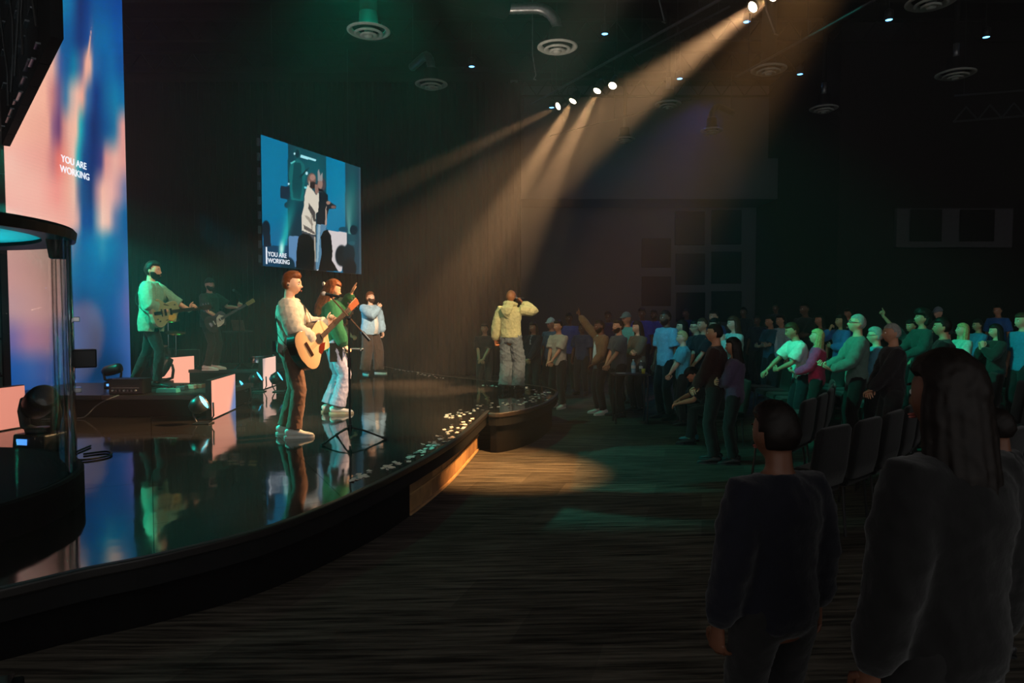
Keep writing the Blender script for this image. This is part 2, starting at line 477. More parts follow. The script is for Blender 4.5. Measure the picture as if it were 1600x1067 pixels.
TORSO = [(-0.11, .13, .095), (-0.03, .160, .112), (0.04, .158, .112), (0.13, .142, .102), (0.24, .148, .108), (0.36, .165, .116), (0.44, .168, .105), (0.485, .125, .082), (0.52, .07, .062)]
def body_mesh(ps, voxel, mats, fine=False, fem=False, belly=0.0):
    mb = MB(); w = ps.width
    ts = [(z, rx * w * (0.93 if fem and 0.08 < z < 0.3 else 1), ry + belly * math.exp(-((z - .12) / .14) ** 2) * .5) for z, rx, ry in TORSO]
    mb.loft([ps.ub((0, belly * .4 * math.exp(-((z - .12) / .14) ** 2), z)) for z, _, _ in ts], [(a, b) for _, a, b in ts], 20, ref=ps.UR @ V((1, 0, 0)), cap=(0.6, 0.3))
    mb.loft([ps.ub((0, -0.01, 0.47)), ps.NB, ps.HC + ps.HRot @ V((0, -0.012, -0.05))], [0.062, 0.054, 0.052], 14, cap=(0.5, 0.5))
    n0 = len(mb.v); mb.add(*head_grid(head_field)); mb.xf(ps.HM, n0)
    for sx in (-1, 1):
        R = ps.HRot @ Euler((0.15, 0, 0.25 * sx)).to_matrix()
        mb.sphere(ps.HM @ V((sx * 0.077, -0.012, -0.012)), (0.010, 0.018, 0.031), 10, 8, R)
    for S, E, Wp in ((ps.SR, ps.ER, ps.WR), (ps.SL, ps.EL, ps.WL)):
        mb.loft([S + (ps.P + ps.UR @ V((0, 0, .44)) - S) * .3, S, S.lerp(E, .35), S.lerp(E, .8), E, E.lerp(Wp, .3), E.lerp(Wp, .75), Wp], [.05, .054, .048, .040, .038, .040, .030, .026], 12, cap=(1, .3))
    for H, K, A, Ax in ((ps.HR, ps.KR, ps.AR, ps.Ra), (ps.HL, ps.KL, ps.AL, ps.La)):
        mb.loft([H + V((0, 0, .03)), H.lerp(K, .25), H.lerp(K, .7), K, K.lerp(A, .3), K.lerp(A, .75), A], [.085, .083, .062, .052, .054, .038, .034], 12, cap=(.6, .6))
        dr = V((math.sin(Ax), math.cos(Ax), 0))
        mb.loft([A - dr * .04 + V((0, 0, -.045)), A + dr * .03 + V((0, 0, -.04)), A + dr * .12 + V((0, 0, -.052)), A + dr * .165 + V((0, 0, -.058))], [(.028, .03), (.032, .032), (.036, .022), (.028, .014)], 10, cap=(.8, .8))
    me = remesh(mb, voxel, 2 if fine else 1, 'body', mats)
    ex = MB()
    hb = MB()
    for side, Wp, E, d, n, c, pt in ((1, ps.WR, ps.ER, ps.Rd, ps.Rn, ps.Rc, ps.Rpoint), (-1, ps.WL, ps.EL, ps.Ld, ps.Ln, ps.Lc, ps.Lpoint)):
        hand(hb, Wp, d, n, side, c, point=pt)
    if fine:
        hm = remesh(hb, 0.0036, 2, 'h', mats); mesh_to_mb(hm, ex, 0); bpy.data.meshes.remove(hm)
    else:
        ex.add(hb.v, hb.f)
    for sx in (-1, 1):
        ex.mi = 1; ex.sphere(ps.HM @ V((sx * 0.029, 0.080, 0.006)), (0.0125, 0.0115, 0.0105), 10, 8)
        ex.mi = 2; ex.sphere(ps.HM @ V((sx * 0.029, 0.0885, 0.006)), (0.0058, 0.0045, 0.0058), 8, 6)
        ex.sphere(ps.HM @ V((sx * 0.030, 0.092, 0.028)), (0.017, 0.006, 0.0032), 8, 6, ps.HRot @ Euler((0, .15 * sx, -.25 * sx)).to_matrix())
    ex.mi = 3; ex.sphere(ps.HM @ V((0, 0.108, -0.063)), (0.020, 0.007, 0.0042), 10, 6, ps.HRot); ex.sphere(ps.HM @ V((0, 0.107, -0.071)), (0.017, 0.007, 0.0046), 10, 6, ps.HRot)
    join_into(me, ex)
    return me
def top_mesh(ps, voxel, sleeve='long', hem=-0.06, g=0.022, hood=False, seed=1, ripple=0.0035, belly=0.0, neck=0.515, sl=1.0, flare=0.0, fem=False):
    mb = MB(); w = ps.width; pts = []; rads = []
    zs = [hem, hem + 0.02] + [t[0] for t in TORSO if t[0] > hem + 0.05 and t[0] < neck]
    def rad(z):
        for (a, ax, ay), (b, bx, by) in zip(TORSO, TORSO[1:]):
            if a <= z <= b:
                t = (z - a) / (b - a); return ax + (bx - ax) * t, ay + (by - ay) * t
        return (TORSO[0][1], TORSO[0][2]) if z < 0 else (TORSO[-1][1], TORSO[-1][2])
    for z in zs + [neck]:
        rx, ry = rad(z); bl = belly * math.exp(-((z - .12) / .14) ** 2)
        if z < 0.35: rx = max(rx, 0.15 if not fem else .14)
        fl = flare * max(0, 1 - (z - hem) / 0.45)
        gg = g if z < 0.45 else g * 0.6
        pts.append(ps.ub((0, bl * .4, z))); rads.append((rx * w + gg + fl, ry + gg + fl * .8 + bl * .5))
    mb.loft(pts, rads, 22, ref=ps.UR @ V((1, 0, 0)))
    for S, E, Wp in ((ps.SR, ps.ER, ps.WR), (ps.SL, ps.EL, ps.WL)):
        cen = ps.ub((0, 0, .43))
        base = S + (cen - S) * .45
        if sleeve == 'long':
            mb.loft([base, S, S.lerp(E, .3), S.lerp(E, .8), E, E.lerp(Wp, .3), E.lerp(Wp, .8), E.lerp(Wp, .93), E.lerp(Wp, 1.0)],
                    [.075 + g * .5, .064 + g * .7 * sl, .062 + g * sl, .056 + g * 1.2 * sl, .052 + g * 1.1 * sl, .052 + g * 1.1 * sl, .044 + g * 1.0 * sl, .036 + g * .5 * sl, .035 + g * .2], 14, cap=(.5, 0))
        elif sleeve == 'short':
            mb.loft([base, S, S.lerp(E, .3), S.lerp(E, .85)], [.075 + g * .5, .064 + g * .7, .063 + g * 1.2, .062 + g * 1.5], 14, cap=(.5, 0))
        elif sleeve == 'rolled':
            mb.loft([base, S, S.lerp(E, .3), S.lerp(E, .8), E, E.lerp(Wp, .35), E.lerp(Wp, .40)], [.075 + g * .5, .064 + g * .7, .062 + g, .056 + g, .052 + g, .048 + g, .05 + g], 14, cap=(.5, 0))
    # collar
    mb.loft([ps.ub((0, -0.004, neck - .03)), ps.ub((0, -0.002, neck + 0.012))], [(.082 + g * .3, .074 + g * .3), (.070, .066)], 18, ref=ps.UR @ V((1, 0, 0)))
    if hood:
        c = []
        for k in range(9):
            a = math.pi * (1.0 + k / 8.0)
            c.append(ps.ub((math.cos(a) * .105, math.sin(a) * .115 + .015, .55 + .015 * math.sin(math.pi * k / 8))))
        mb.loft(c, [.030, .038, .045, .052, .056, .052, .045, .038, .030], 12, ref=(0, 0, 1), cap=(1, 1))
        mb.loft([ps.ub((0, -.10, .53)), ps.ub((0, -.165, .48)), ps.ub((0, -.172, .40)), ps.ub((0, -.14, .33))], [(.10, .04), (.11, .045), (.085, .035), (.03, .02)], 14, cap=(1, 1))
    return remesh(mb, voxel, 3, 'top', [M_BLACK], ripple, seed)
def pants_mesh(ps, voxel, g=0.014, knee=0.0, hemr=0.062, seed=2, ripple=0.004, hemz=0.03, topz=0.0):
    mb = MB(); w = ps.width
    mb.loft([ps.ub((0, 0, .03 + topz)), ps.P + V((0, 0, -.02)), ps.P + V((0, 0, -.09))], [(.155 * w + g, .108 + g), (.162 * w + g, .116 + g), (.150 * w + g, .105 + g)], 20, ref=ps.UR @ V((1, 0, 0)), cap=(0, .5))
    for H, K, A in ((ps.HR, ps.KR, ps.AR), (ps.HL, ps.KL, ps.AL)):
        mb.loft([H + V((0, 0, .02)), H.lerp(K, .25), H.lerp(K, .75), K, K.lerp(A, .35), K.lerp(A, .8), K.lerp(A, 1.0 - hemz)], [.09 + g, .088 + g, .070 + g + knee, .062 + g + knee, .062 + g + knee, hemr + g * .6, hemr + g], 14, cap=(.6, 0))
    return remesh(mb, voxel, 2, 'trousers', [M_BLACK], ripple, seed)
SHOE = None
def shoe_meshes():
    global SHOE
    if SHOE: return SHOE
    up = MB()
    up.loft([(0, -.075, .055), (0, -.05, .062), (0, .0, .062), (0, .05, .052), (0, .11, .040), (0, .16, .034), (0, .19, .030)],
            [(.030, .038), (.037, .046), (.038, .046), (.042, .034), (.047, .026), (.043, .021), (.028, .014)], 16, ref=(1, 0, 0), cap=(.5, .8))
    up.loft([(0, -.02, .07), (0, -.025, .105)], [(.036, .045), (.038, .048)], 14, ref=(1, 0, 0))
    for k in range(4): up.tube((-.02, .035 + .022 * k, .083 - .010 * k), (.02, .035 + .022 * k, .083 - .010 * k), .004, 6)
    so = MB(); pts = []
    for k in range(20):
        a = 2 * math.pi * k / 20; y = .055 + .155 * math.sin(a); wd = .050 if y > .06 else .042
        pts.append((math.cos(a) * wd, y))
    so.prism(pts, 0.0, 0.026)
    SHOE = (remesh(up, .006, 2, 'shoe', [M_WHITE]), so.mesh('sole', [M_WHITE]))
    return SHOE
def set_mat(o, m, i=0):
    o.material_slots[i].link = 'OBJECT'; o.material_slots[i].material = m
BODYC = {}
def person(loc, fwd, H, pose, label, key=None, fine=False, skinm=None, top=None, top_m=None, pants=None, pants_m=None,
           hair='short', hair_m=None, beard=None, shoe_m=None, sole_m=None, topname='shirt', group=None, fem=False, belly=0.0, under=None, undm=None, extra=None):
    vx = 0.0085 if fine else 0.015
    vg = 0.010 if fine else 0.018
    ang = math.atan2(-fwd[0], fwd[1])
    root = empty('person', loc, label, 'person', ang, group); k = H / 1.755; root.scale = (k, k, k)
    top = dict(top or {}); pants = dict(pants or {})
    kb = (key, fem, belly, 'b'); kt = (key, 't', str(sorted(top.items())), belly); kp = (key, 'p', str(sorted(pants.items())))
    if key is None or kb not in BODYC: BODYC[kb] = body_mesh(pose, vx, [skinm, M_EYEW, M_EYED, M_LIP], fine, fem, belly)
    if key is None or kt not in BODYC: BODYC[kt] = top_mesh(pose, vg, belly=belly, fem=fem, **top)
    if key is None or kp not in BODYC: BODYC[kp] = pants_mesh(pose, vg, **pants)
    b = link('body', BODYC[kb], root); set_mat(b, skinm)
    t = link(topname, BODYC[kt], root); set_mat(t, top_m)
    p = link('trousers', BODYC[kp], root); set_mat(p, pants_m)
    su, ss = shoe_meshes()
    for A, Ax in ((pose.AR, pose.Ra), (pose.AL, pose.La)):
        M = Matrix.Translation((A.x, A.y, A.z - .085)) @ Matrix.Rotation(-Ax, 4, 'Z')
        o = link('shoe', su, root, mw=M); set_mat(o, shoe_m or M_RUBBER)
        q = link('sole', ss, o); set_mat(q, sole_m or shoe_m or M_RUBBER)
    if hair:
        nm = 'cap' if hair == 'cap' else 'hair'
        o = link(nm, hair_mesh(hair), root, mw=pose.HM); set_mat(o, hair_m)
    if beard:
        o = link('beard', hair_mesh('beard'), root, mw=pose.HM); set_mat(o, beard)
    return root

# ------------------------------------------------------------------ the hall
STZ = 0.55
def ground(x, y):
    r = math.hypot(x + 3.0, y - 12.0)
    return max(0.0, r - 6.5) * 0.062
def node_mat(name, rough=0.5):
    m = bpy.data.materials.new(name); m.use_nodes = True
    return m, m.node_tree, m.node_tree.nodes['Principled BSDF']
# carpet
M_CARPET, nt, b = node_mat('carpet')
b.inputs['Roughness'].default_value = 0.95; b.inputs['Specular IOR Level'].default_value = 0.1
tc = nt.nodes.new('ShaderNodeTexCoord'); mp = nt.nodes.new('ShaderNodeMapping')
mp.inputs['Rotation'].default_value = (0, 0, math.radians(8)); mp.inputs['Scale'].default_value = (1.6, 26, 1)
nt.links.new(tc.outputs['Object'], mp.inputs[0])
n1 = nt.nodes.new('ShaderNodeTexNoise'); n1.inputs['Scale'].default_value = 1.0; n1.inputs['Detail'].default_value = 5; n1.inputs['Roughness'].default_value = 0.65
nt.links.new(mp.outputs[0], n1.inputs['Vector'])
cr = nt.nodes.new('ShaderNodeValToRGB'); cr.color_ramp.elements[0].position = 0.38; cr.color_ramp.elements[1].position = 0.66
cr.color_ramp.elements[0].color = (0.030, 0.027, 0.022, 1); cr.color_ramp.elements[1].color = (0.165, 0.145, 0.115, 1)
nt.links.new(n1.outputs['Fac'], cr.inputs[0])
mp2 = nt.nodes.new('ShaderNodeMapping'); mp2.inputs['Rotation'].default_value = (0, 0, math.radians(8)); mp2.inputs['Scale'].default_value = (1.0, 2.0, 1)
nt.links.new(tc.outputs['Object'], mp2.inputs[0])
br = nt.nodes.new('ShaderNodeTexBrick'); br.inputs['Scale'].default_value = 1.0; br.inputs['Mortar Size'].default_value = 0.0
br.inputs['Color1'].default_value = (0.45, 0.45, 0.47, 1); br.inputs['Color2'].default_value = (1, 1, 1, 1); br.inputs['Brick Width'].default_value = 1.0; br.inputs['Row Height'].default_value = 1.0
nt.links.new(mp2.outputs[0], br.inputs['Vector'])
mx = nt.nodes.new('ShaderNodeMixRGB'); mx.blend_type = 'MULTIPLY'; mx.inputs[0].default_value = 0.8
nt.links.new(cr.outputs[0], mx.inputs[1]); nt.links.new(br.outputs['Color'], mx.inputs[2]); nt.links.new(mx.outputs[0], b.inputs['Base Color'])
bn = nt.nodes.new('ShaderNodeBump'); bn.inputs['Strength'].default_value = 0.5; bn.inputs['Distance'].default_value = 0.01
nt.links.new(n1.outputs['Fac'], bn.inputs['Height']); nt.links.new(bn.outputs[0], b.inputs['Normal'])
# stage floor
M_STAGE, nt, b = node_mat('stage_gloss')
b.inputs['IOR'].default_value = 1.95; b.inputs['Specular IOR Level'].default_value = 0.6
tc = nt.nodes.new('ShaderNodeTexCoord')
n1 = nt.nodes.new('ShaderNodeTexNoise'); n1.inputs['Scale'].default_value = 1.3; n1.inputs['Detail'].default_value = 6
n2 = nt.nodes.new('ShaderNodeTexNoise'); n2.inputs['Scale'].default_value = 55; n2.inputs['Detail'].default_value = 3
n3 = nt.nodes.new('ShaderNodeTexNoise'); n3.inputs['Scale'].default_value = 2.2; n3.inputs['Detail'].default_value = 1.5
for q in (n1, n2, n3): nt.links.new(tc.outputs['Object'], q.inputs['Vector'])
r1 = nt.nodes.new('ShaderNodeMapRange'); r1.inputs[1].default_value = 0.35; r1.inputs[2].default_value = 0.75; r1.inputs[3].default_value = 0.035; r1.inputs[4].default_value = 0.11
nt.links.new(n1.outputs['Fac'], r1.inputs[0]); nt.links.new(r1.outputs[0], b.inputs['Roughness'])
r2 = nt.nodes.new('ShaderNodeValToRGB'); r2.color_ramp.elements[0].position = 0.66; r2.color_ramp.elements[1].position = 0.76
r2.color_ramp.elements[0].color = (0.014, 0.012, 0.011, 1); r2.color_ramp.elements[1].color = (0.12, 0.11, 0.10, 1)
nt.links.new(n2.outputs['Fac'], r2.inputs[0]); nt.links.new(r2.outputs[0], b.inputs['Base Color'])
bn = nt.nodes.new('ShaderNodeBump'); bn.inputs['Strength'].default_value = 0.10; bn.inputs['Distance'].default_value = 0.03
nt.links.new(n3.outputs['Fac'], bn.inputs['Height']); nt.links.new(bn.outputs[0], b.inputs['Normal'])

# floor with a slight rake
mb = MB(); NX, NY = 60, 60; X0, X1, Y0, Y1 = -13.0, 16.0, -4.0, 24.0
vs = []; fs = []
for j in range(NY + 1):
    for i in range(NX + 1):
        x = X0 + (X1 - X0) * i / NX; y = Y0 + (Y1 - Y0) * j / NY
        vs.append((x, y, ground(x, y)))
for j in range(NY):
    for i in range(NX):
        a = j * (NX + 1) + i; fs.append((a, a + 1, a + NX + 2, a + NX + 1))
n0 = len(vs)
for (x, y) in ((X0, Y0), (X1, Y0), (X1, Y1), (X0, Y1)): vs.append((x, y, -0.3))
fs.append((n0 + 3, n0 + 2, n0 + 1, n0))
mb.add(vs, fs); struct('floor', mb, M_CARPET, smooth=True)
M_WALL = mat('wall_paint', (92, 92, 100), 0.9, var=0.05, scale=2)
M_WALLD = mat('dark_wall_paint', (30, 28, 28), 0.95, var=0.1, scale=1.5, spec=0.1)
M_CEIL = mat('black_ceiling', (22, 22, 22), 0.95, var=0.2, scale=1.0, spec=0.1)
mb = MB().box((1.5, 10, 9.1), (29, 28, 0.2)); struct('ceiling', mb, M_CEIL)
# joists across the ceiling
for k in range(9):
    mb = MB(); y = 4.2 + 2.1 * k
    mb.box((1.5, y, 8.95), (28, .08, .06)); mb.box((1.5, y, 8.45), (28, .06, .05))
    for q in range(40):
        x = -12.2 + .7 * q; mb.tube((x, y, 8.93), (x + .35, y, 8.46), .016, 5); mb.tube((x + .35, y, 8.46), (x + .7, y, 8.93), .016, 5)
    struct('trim_%d' % (k + 1), mb, M_MATTE)
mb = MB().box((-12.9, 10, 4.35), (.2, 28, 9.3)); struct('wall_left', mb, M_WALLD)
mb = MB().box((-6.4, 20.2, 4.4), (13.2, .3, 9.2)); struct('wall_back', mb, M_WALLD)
# folds of black drape in front of the back wall
rt = tag(link('stage_drape', None), 'pleated black drape covering the wall behind the band', 'curtain')
for k in range(13):
    mb = MB(); pts = []
    w = 0.98; x0 = -12.6 + k * 0.99
    n = 24
    top = [(x0 + w * i / n, 19.6 + 0.07 * math.sin(i * math.pi / 2)) for i in range(n + 1)]
    poly = top + [(p[0], p[1] + 0.03) for p in reversed(top)]
    mb.prism(poly, 0.03, 8.4); obj('drape_panel', mb, M_DRAPE, rt)
# far wall of the house with its soffit
YW = 22.6
mb = MB().box((8.2, YW + .15, 4.4), (16.0, .3, 9.2)); struct('wall_far', mb, M_WALL)
a = at_y(814, 249, 20.8); c = at_y(1600, 312, 20.8)
mb = MB().box(((a.x + 15.6) / 2, 21.5, (a.z + c.z) / 2), (15.6 - a.x, 1.7, a.z - c.z)); struct('trim_10', mb, M_WALL)
mb = MB().box(((a.x + 15.6) / 2, 21.9, (a.z + 8.9) / 2 + .05), (15.4 - a.x, .9, 8.8 - a.z)); struct('trim_11', mb, M_WALL)
mb = MB().box((0.06, 21.3, 4.3), (.22, 2.6, 8.6)); struct('trim_12', mb, M_WALL)
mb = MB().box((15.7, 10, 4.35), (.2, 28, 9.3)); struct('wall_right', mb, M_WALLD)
M_ACOU = mat('acoustic_felt', (16, 16, 15), 0.95, spec=0.05)
bx_ = at_y(1302, 400, 17.0).x
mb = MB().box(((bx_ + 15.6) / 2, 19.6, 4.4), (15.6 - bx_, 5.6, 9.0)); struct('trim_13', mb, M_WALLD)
PANP = [(1055, 330, 1101, 383), (1112, 328, 1158, 382), (1056, 396, 1101, 445), (1112, 393, 1158, 443), (1003, 372, 1048, 418),
        (1003, 432, 1048, 478), (1057, 457, 1101, 503), (1112, 455, 1158, 503), (1188, 392, 1234, 442), (1246, 392, 1292, 442)]
pos = ['top left of the six square tiles', 'top right of the six square tiles', 'middle left of the six square tiles', 'middle right of the six square tiles',
       'upper one standing apart to the left of the six', 'lower one standing apart to the left of the six', 'bottom left of the six behind the crowd', 'bottom right of the six behind the crowd',
       'left one of the pair on the navy-lit wall', 'right one of the pair on the navy-lit wall']
for (x0, y0, x1, y1), w in zip(PANP, pos):
    p = at_y(x0, y0, YW - .06); q = at_y(x1, y1, YW - .06)
    mb = MB().box(((p.x + q.x) / 2, YW - .05, (p.z + q.z) / 2), (q.x - p.x, .08, p.z - q.z))
    tag(obj('acoustic_panel', mb, M_ACOU, bevel=.015), 'black square wall tile, ' + w, 'wall panel')
# window band with dark panes in the right hand corner block
M_BAND = mat('grey_band', (64, 62, 66), 0.9)
p = at_y(1404, 325, 16.6); q = at_y(1584, 386, 16.6)
wr = obj('window_1', MB().box(((p.x + q.x) / 2, 16.72, (p.z + q.z) / 2), (q.x - p.x, .12, p.z - q.z)), M_BAND); wr['kind'] = 'structure'
for (x0, x1) in ((1424, 1472), (1502, 1554)):
    p = at_y(x0, 327, 16.6); q = at_y(x1, 377, 16.6)
    obj('pane', MB().box(((p.x + q.x) / 2, 16.645, (p.z + q.z) / 2), (q.x - p.x, .05, p.z - q.z)), mat('dark_glass', (10, 10, 11), 0.25), wr)

# ------------------------------------------------------------------ stage
def catmull(pts, n=6):
    out = []
    for i in range(len(pts) - 1):
        p0 = V(pts[max(0, i - 1)]); p1 = V(pts[i]); p2 = V(pts[i + 1]); p3 = V(pts[min(len(pts) - 1, i + 2)])
        for k in range(n):
            t = k / n
            out.append(0.5 * ((2 * p1) + (p2 - p0) * t + (2 * p0 - 5 * p1 + 4 * p2 - p3) * t * t + (3 * p1 - p0 - 3 * p2 + p3) * t ** 3))
    out.append(V(pts[-1])); return out
def px2(l): return [on_z(x, y, STZ).xy for x, y in l]
near = [V((-12.6, .6)), V((-9, 1.0)), V((-6, 1.55)), V((-4.2, 2.1)), V((-3.1, 2.75))] + px2([(0, 918), (130, 888), (260, 862), (430, 818), (560, 766), (660, 716), (715, 682), (747, 655), (762, 641)])
thr = px2([(764, 645), (785, 645), (820, 639), (850, 629), (866, 618), (868, 611), (852, 605), (820, 600.5), (760, 594.5), (700, 588), (650, 581), (622, 577)]) + [V((-4.0, 18.4))]
E1 = catmull(near, 6); E2 = catmull(thr, 5)
EDGE = E1 + E2
POLY = EDGE + [V((-4.0, 19.45)), V((-12.6, 19.45))]
def clip(poly, n, d):
    out = []
    for i in range(len(poly)):
        a = poly[i]; b = poly[(i + 1) % len(poly)]
        da = a.dot(n) - d; db = b.dot(n) - d
        if da <= 0: out.append(a)
        if (da < 0 < db) or (db < 0 < da): out.append(a + (b - a) * (da / (da - db)))
    return out
st = tag(link('stage', None), 'low black glossy stage with a curved front edge and rounded thrust', 'stage')
ang = math.radians(28); ux = V((math.cos(ang), math.sin(ang))); uy = V((-math.sin(ang), math.cos(ang)))
for i in range(-16, 16):
    for j in range(-4, 14):
        sh = 1.22 * (i % 2)
        c0, c1 = i * 1.22 + .0015, (i + 1) * 1.22 - .0015; r0, r1 = j * 2.44 + sh + .0015, (j + 1) * 2.44 + sh - .0015
        P = clip(clip(clip(clip(POLY, ux, c1), -ux, -c0), uy, r1), -uy, -r0)
        Q = []
        for p in P:
            if not Q or (p - Q[-1]).length > 1e-4: Q.append(p)
        if len(Q) < 3: continue
        ar = sum(Q[k].x * Q[(k + 1) % len(Q)].y - Q[(k + 1) % len(Q)].x * Q[k].y for k in range(len(Q))) / 2
        if abs(ar) < .003: continue
        if ar < 0: Q.reverse()
        obj('stage_panel', MB().prism(Q, STZ - .025, STZ), M_STAGE, st)
mb = MB().prism([p * 1.0 for p in POLY], 0.40, STZ - .027)
obj('deck', mb, M_MATTE, st)
def offset(line, d):
    out = []
    for i, p in enumerate(line):
        t = (line[min(len(line) - 1, i + 1)] - line[max(0, i - 1)]).normalized()
        out.append(p + V((t.y, -t.x)) * d)
    return out
def sheet(line, d0, d1, z0, z1):
    A = offset(line, d0); B = offset(line, d1); mb = MB(); n = len(line)
    vs = [V((p.x, p.y, z)) for z in (z0, z1) for p in A] + [V((p.x, p.y, z)) for z in (z0, z1) for p in B]
    fs = []
    for i in range(n - 1):
        fs += [(i, i + 1, n + i + 1, n + i), (2 * n + i + 1, 2 * n + i, 3 * n + i, 3 * n + i + 1), (n + i, n + i + 1, 3 * n + i + 1, 3 * n + i), (i + 1, i, 2 * n + i, 2 * n + i + 1)]
    fs += [(0, n, 3 * n, 2 * n), (n - 1, 3 * n - 1, 4 * n - 1, 2 * n - 1)]
    return mb.add(vs, fs)
M_NOSE_LIT = mat('lit_nosing', (58, 48, 40), 0.45, var=0.2, scale=6)
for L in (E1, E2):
    o = obj('nosing', sheet(L, -.02, .035, STZ - .055, STZ + .004), M_NOSE_LIT if L is E2 else mat('shaded_nosing', (26, 23, 21), .5), st, bevel=.012)  # light in the colour: curved edge darkened as unlit, thrust edge tan as lit
    if L is E2: tag(o, 'bullnose edge strip of the thrust, coloured lit brown')
    obj('fascia', sheet(L, -.04, .012, STZ - .17, STZ - .05), M_MATTE, st)
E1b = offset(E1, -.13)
obj('skirt', sheet(E1b[:-18], -.03, 0, 0.0, STZ - .06), M_DRAPE, st)  # black sheet standing in for the shaded stretch of the stage front
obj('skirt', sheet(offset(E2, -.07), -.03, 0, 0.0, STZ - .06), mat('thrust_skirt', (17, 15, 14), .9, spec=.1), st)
# face of stone-like blocks under the curved edge
M_BLOCK = mat('tan_block', (168, 128, 84), 0.85, var=0.3, scale=5, bump=0.6)
M_BLOCK2 = mat('tan_block_dark', (140, 104, 68), 0.85, var=0.3, scale=6, bump=0.6)
M_CAPB = mat('block_ledge', (186, 146, 100), 0.8, var=0.2, scale=6)
seg = E1b[-19:]; acc = [0]
for i in range(1, len(seg)): acc.append(acc[-1] + (seg[i] - seg[i - 1]).length)
def along(s):
    for i in range(1, len(seg)):
        if s <= acc[i] or i == len(seg) - 1:
            t = (s - acc[i - 1]) / max(1e-6, acc[i] - acc[i - 1]); return seg[i - 1].lerp(seg[i], t)
TOT = acc[-1]; nb = int(TOT / .30)
for row in range(2):
    for k in range(nb):
        s0 = TOT * k / nb + .005; s1 = TOT * (k + 1) / nb - .005
        line = [along(s0), along((s0 + s1) / 2), along(s1)]
        pr = random.uniform(-.004, .006)
        obj('block', sheet(line, -.05, pr, .028 + row * .18 + .004, .028 + (row + 1) * .18 - .004), random.choice([M_BLOCK, M_BLOCK, M_BLOCK2]), st, bevel=.006)
line = [along(TOT * k / 40) for k in range(41)]
obj('ledge', sheet(line, -.03, .012, .200, .216), M_CAPB, st)
obj('ledge', sheet(line, -.03, .014, .004, .026), M_CAPB, st)
obj('block_backing', sheet(line, -.08, -.045, 0, .40), M_MATTE, st)

# confetti along the stage edge
conf_me = []
for k in range(6):
    mb = MB(); a = random.uniform(.018, .025); b_ = a * random.uniform(.6, .9); h = random.uniform(.004, .010)
    mb.add([(-a, -b_, 0), (a, -b_, 0), (a, b_, h), (-a, b_, h * .6), (-a, -b_, .0012), (a, -b_, .0012), (a, b_, h + .0012), (-a, b_, h * .6 + .0012)],
           [(3, 2, 1, 0), (4, 5, 6, 7), (0, 1, 5, 4), (1, 2, 6, 5), (2, 3, 7, 6), (3, 0, 4, 7)])
    conf_me.append(mb.mesh('confetti_piece', M_PAPER))
def spread(keys, n):
    out = []
    L = [0]
    for i in range(1, len(keys)): L.append(L[-1] + keys[i][3])
    for _ in range(n):
        s = random.uniform(0, L[-1])
        for i in range(1, len(keys)):
            if s <= L[i]:
                t = (s - L[i - 1]) / (L[i] - L[i - 1]); a, b = keys[i - 1], keys[i]
                x = a[0] + (b[0] - a[0]) * t; y = a[1] + (b[1] - a[1]) * t; w = a[2] + (b[2] - a[2]) * t
                out.append((x + random.gauss(0, w * 1.3), y + random.gauss(0, w * .45))); break
    return out
K1 = [(548, 752, 3, 0), (600, 733, 5, .8), (640, 717, 5, 1.0), (665, 702, 5, 1), (688, 690, 7, 1), (716, 676, 10, 1.2), (734, 664, 12, 1.5), (742, 657, 7, .8), (697, 652, 2, .1), (738, 641, 8, 1.6), (775, 634, 5, 1.1), (815, 630, 4, 1.2), (840, 621, 6, 1.5), (850, 616, 7, 1), (826, 608, 3, .5), (800, 604.5, 1.5, .4), (750, 602, .8, .5)]
K2 = [(618, 576.5, .8, 0), (650, 582, 2, 1), (672, 587, 2, 1), (692, 591, 1, .5)]
PTS = spread(K1, 262) + spread(K2, 30)
cnt = 0
for (x, y) in PTS:
    p = on_z(x, y, STZ)
    # keep on the deck
    ins = False; j = len(POLY) - 1
    for i in range(len(POLY)):
        a, b = POLY[i], POLY[j]
        if (a.y > p.y) != (b.y > p.y) and p.x < (b.x - a.x) * (p.y - a.y) / (b.y - a.y) + a.x: ins = not ins
        j = i
    dm = min((V((p.x, p.y)) - e).length for e in EDGE)
    if not ins or dm < .06: continue
    o = link('confetti_piece', random.choice(conf_me), loc=(p.x, p.y, STZ + .001 + .0004 * (cnt % 5)), rot=(0, 0, random.uniform(0, 6.28)))
    tag(o, 'small white paper confetti piece lying near the curved stage edge', 'confetti', 'confetti scattered along the stage edge'); cnt += 1

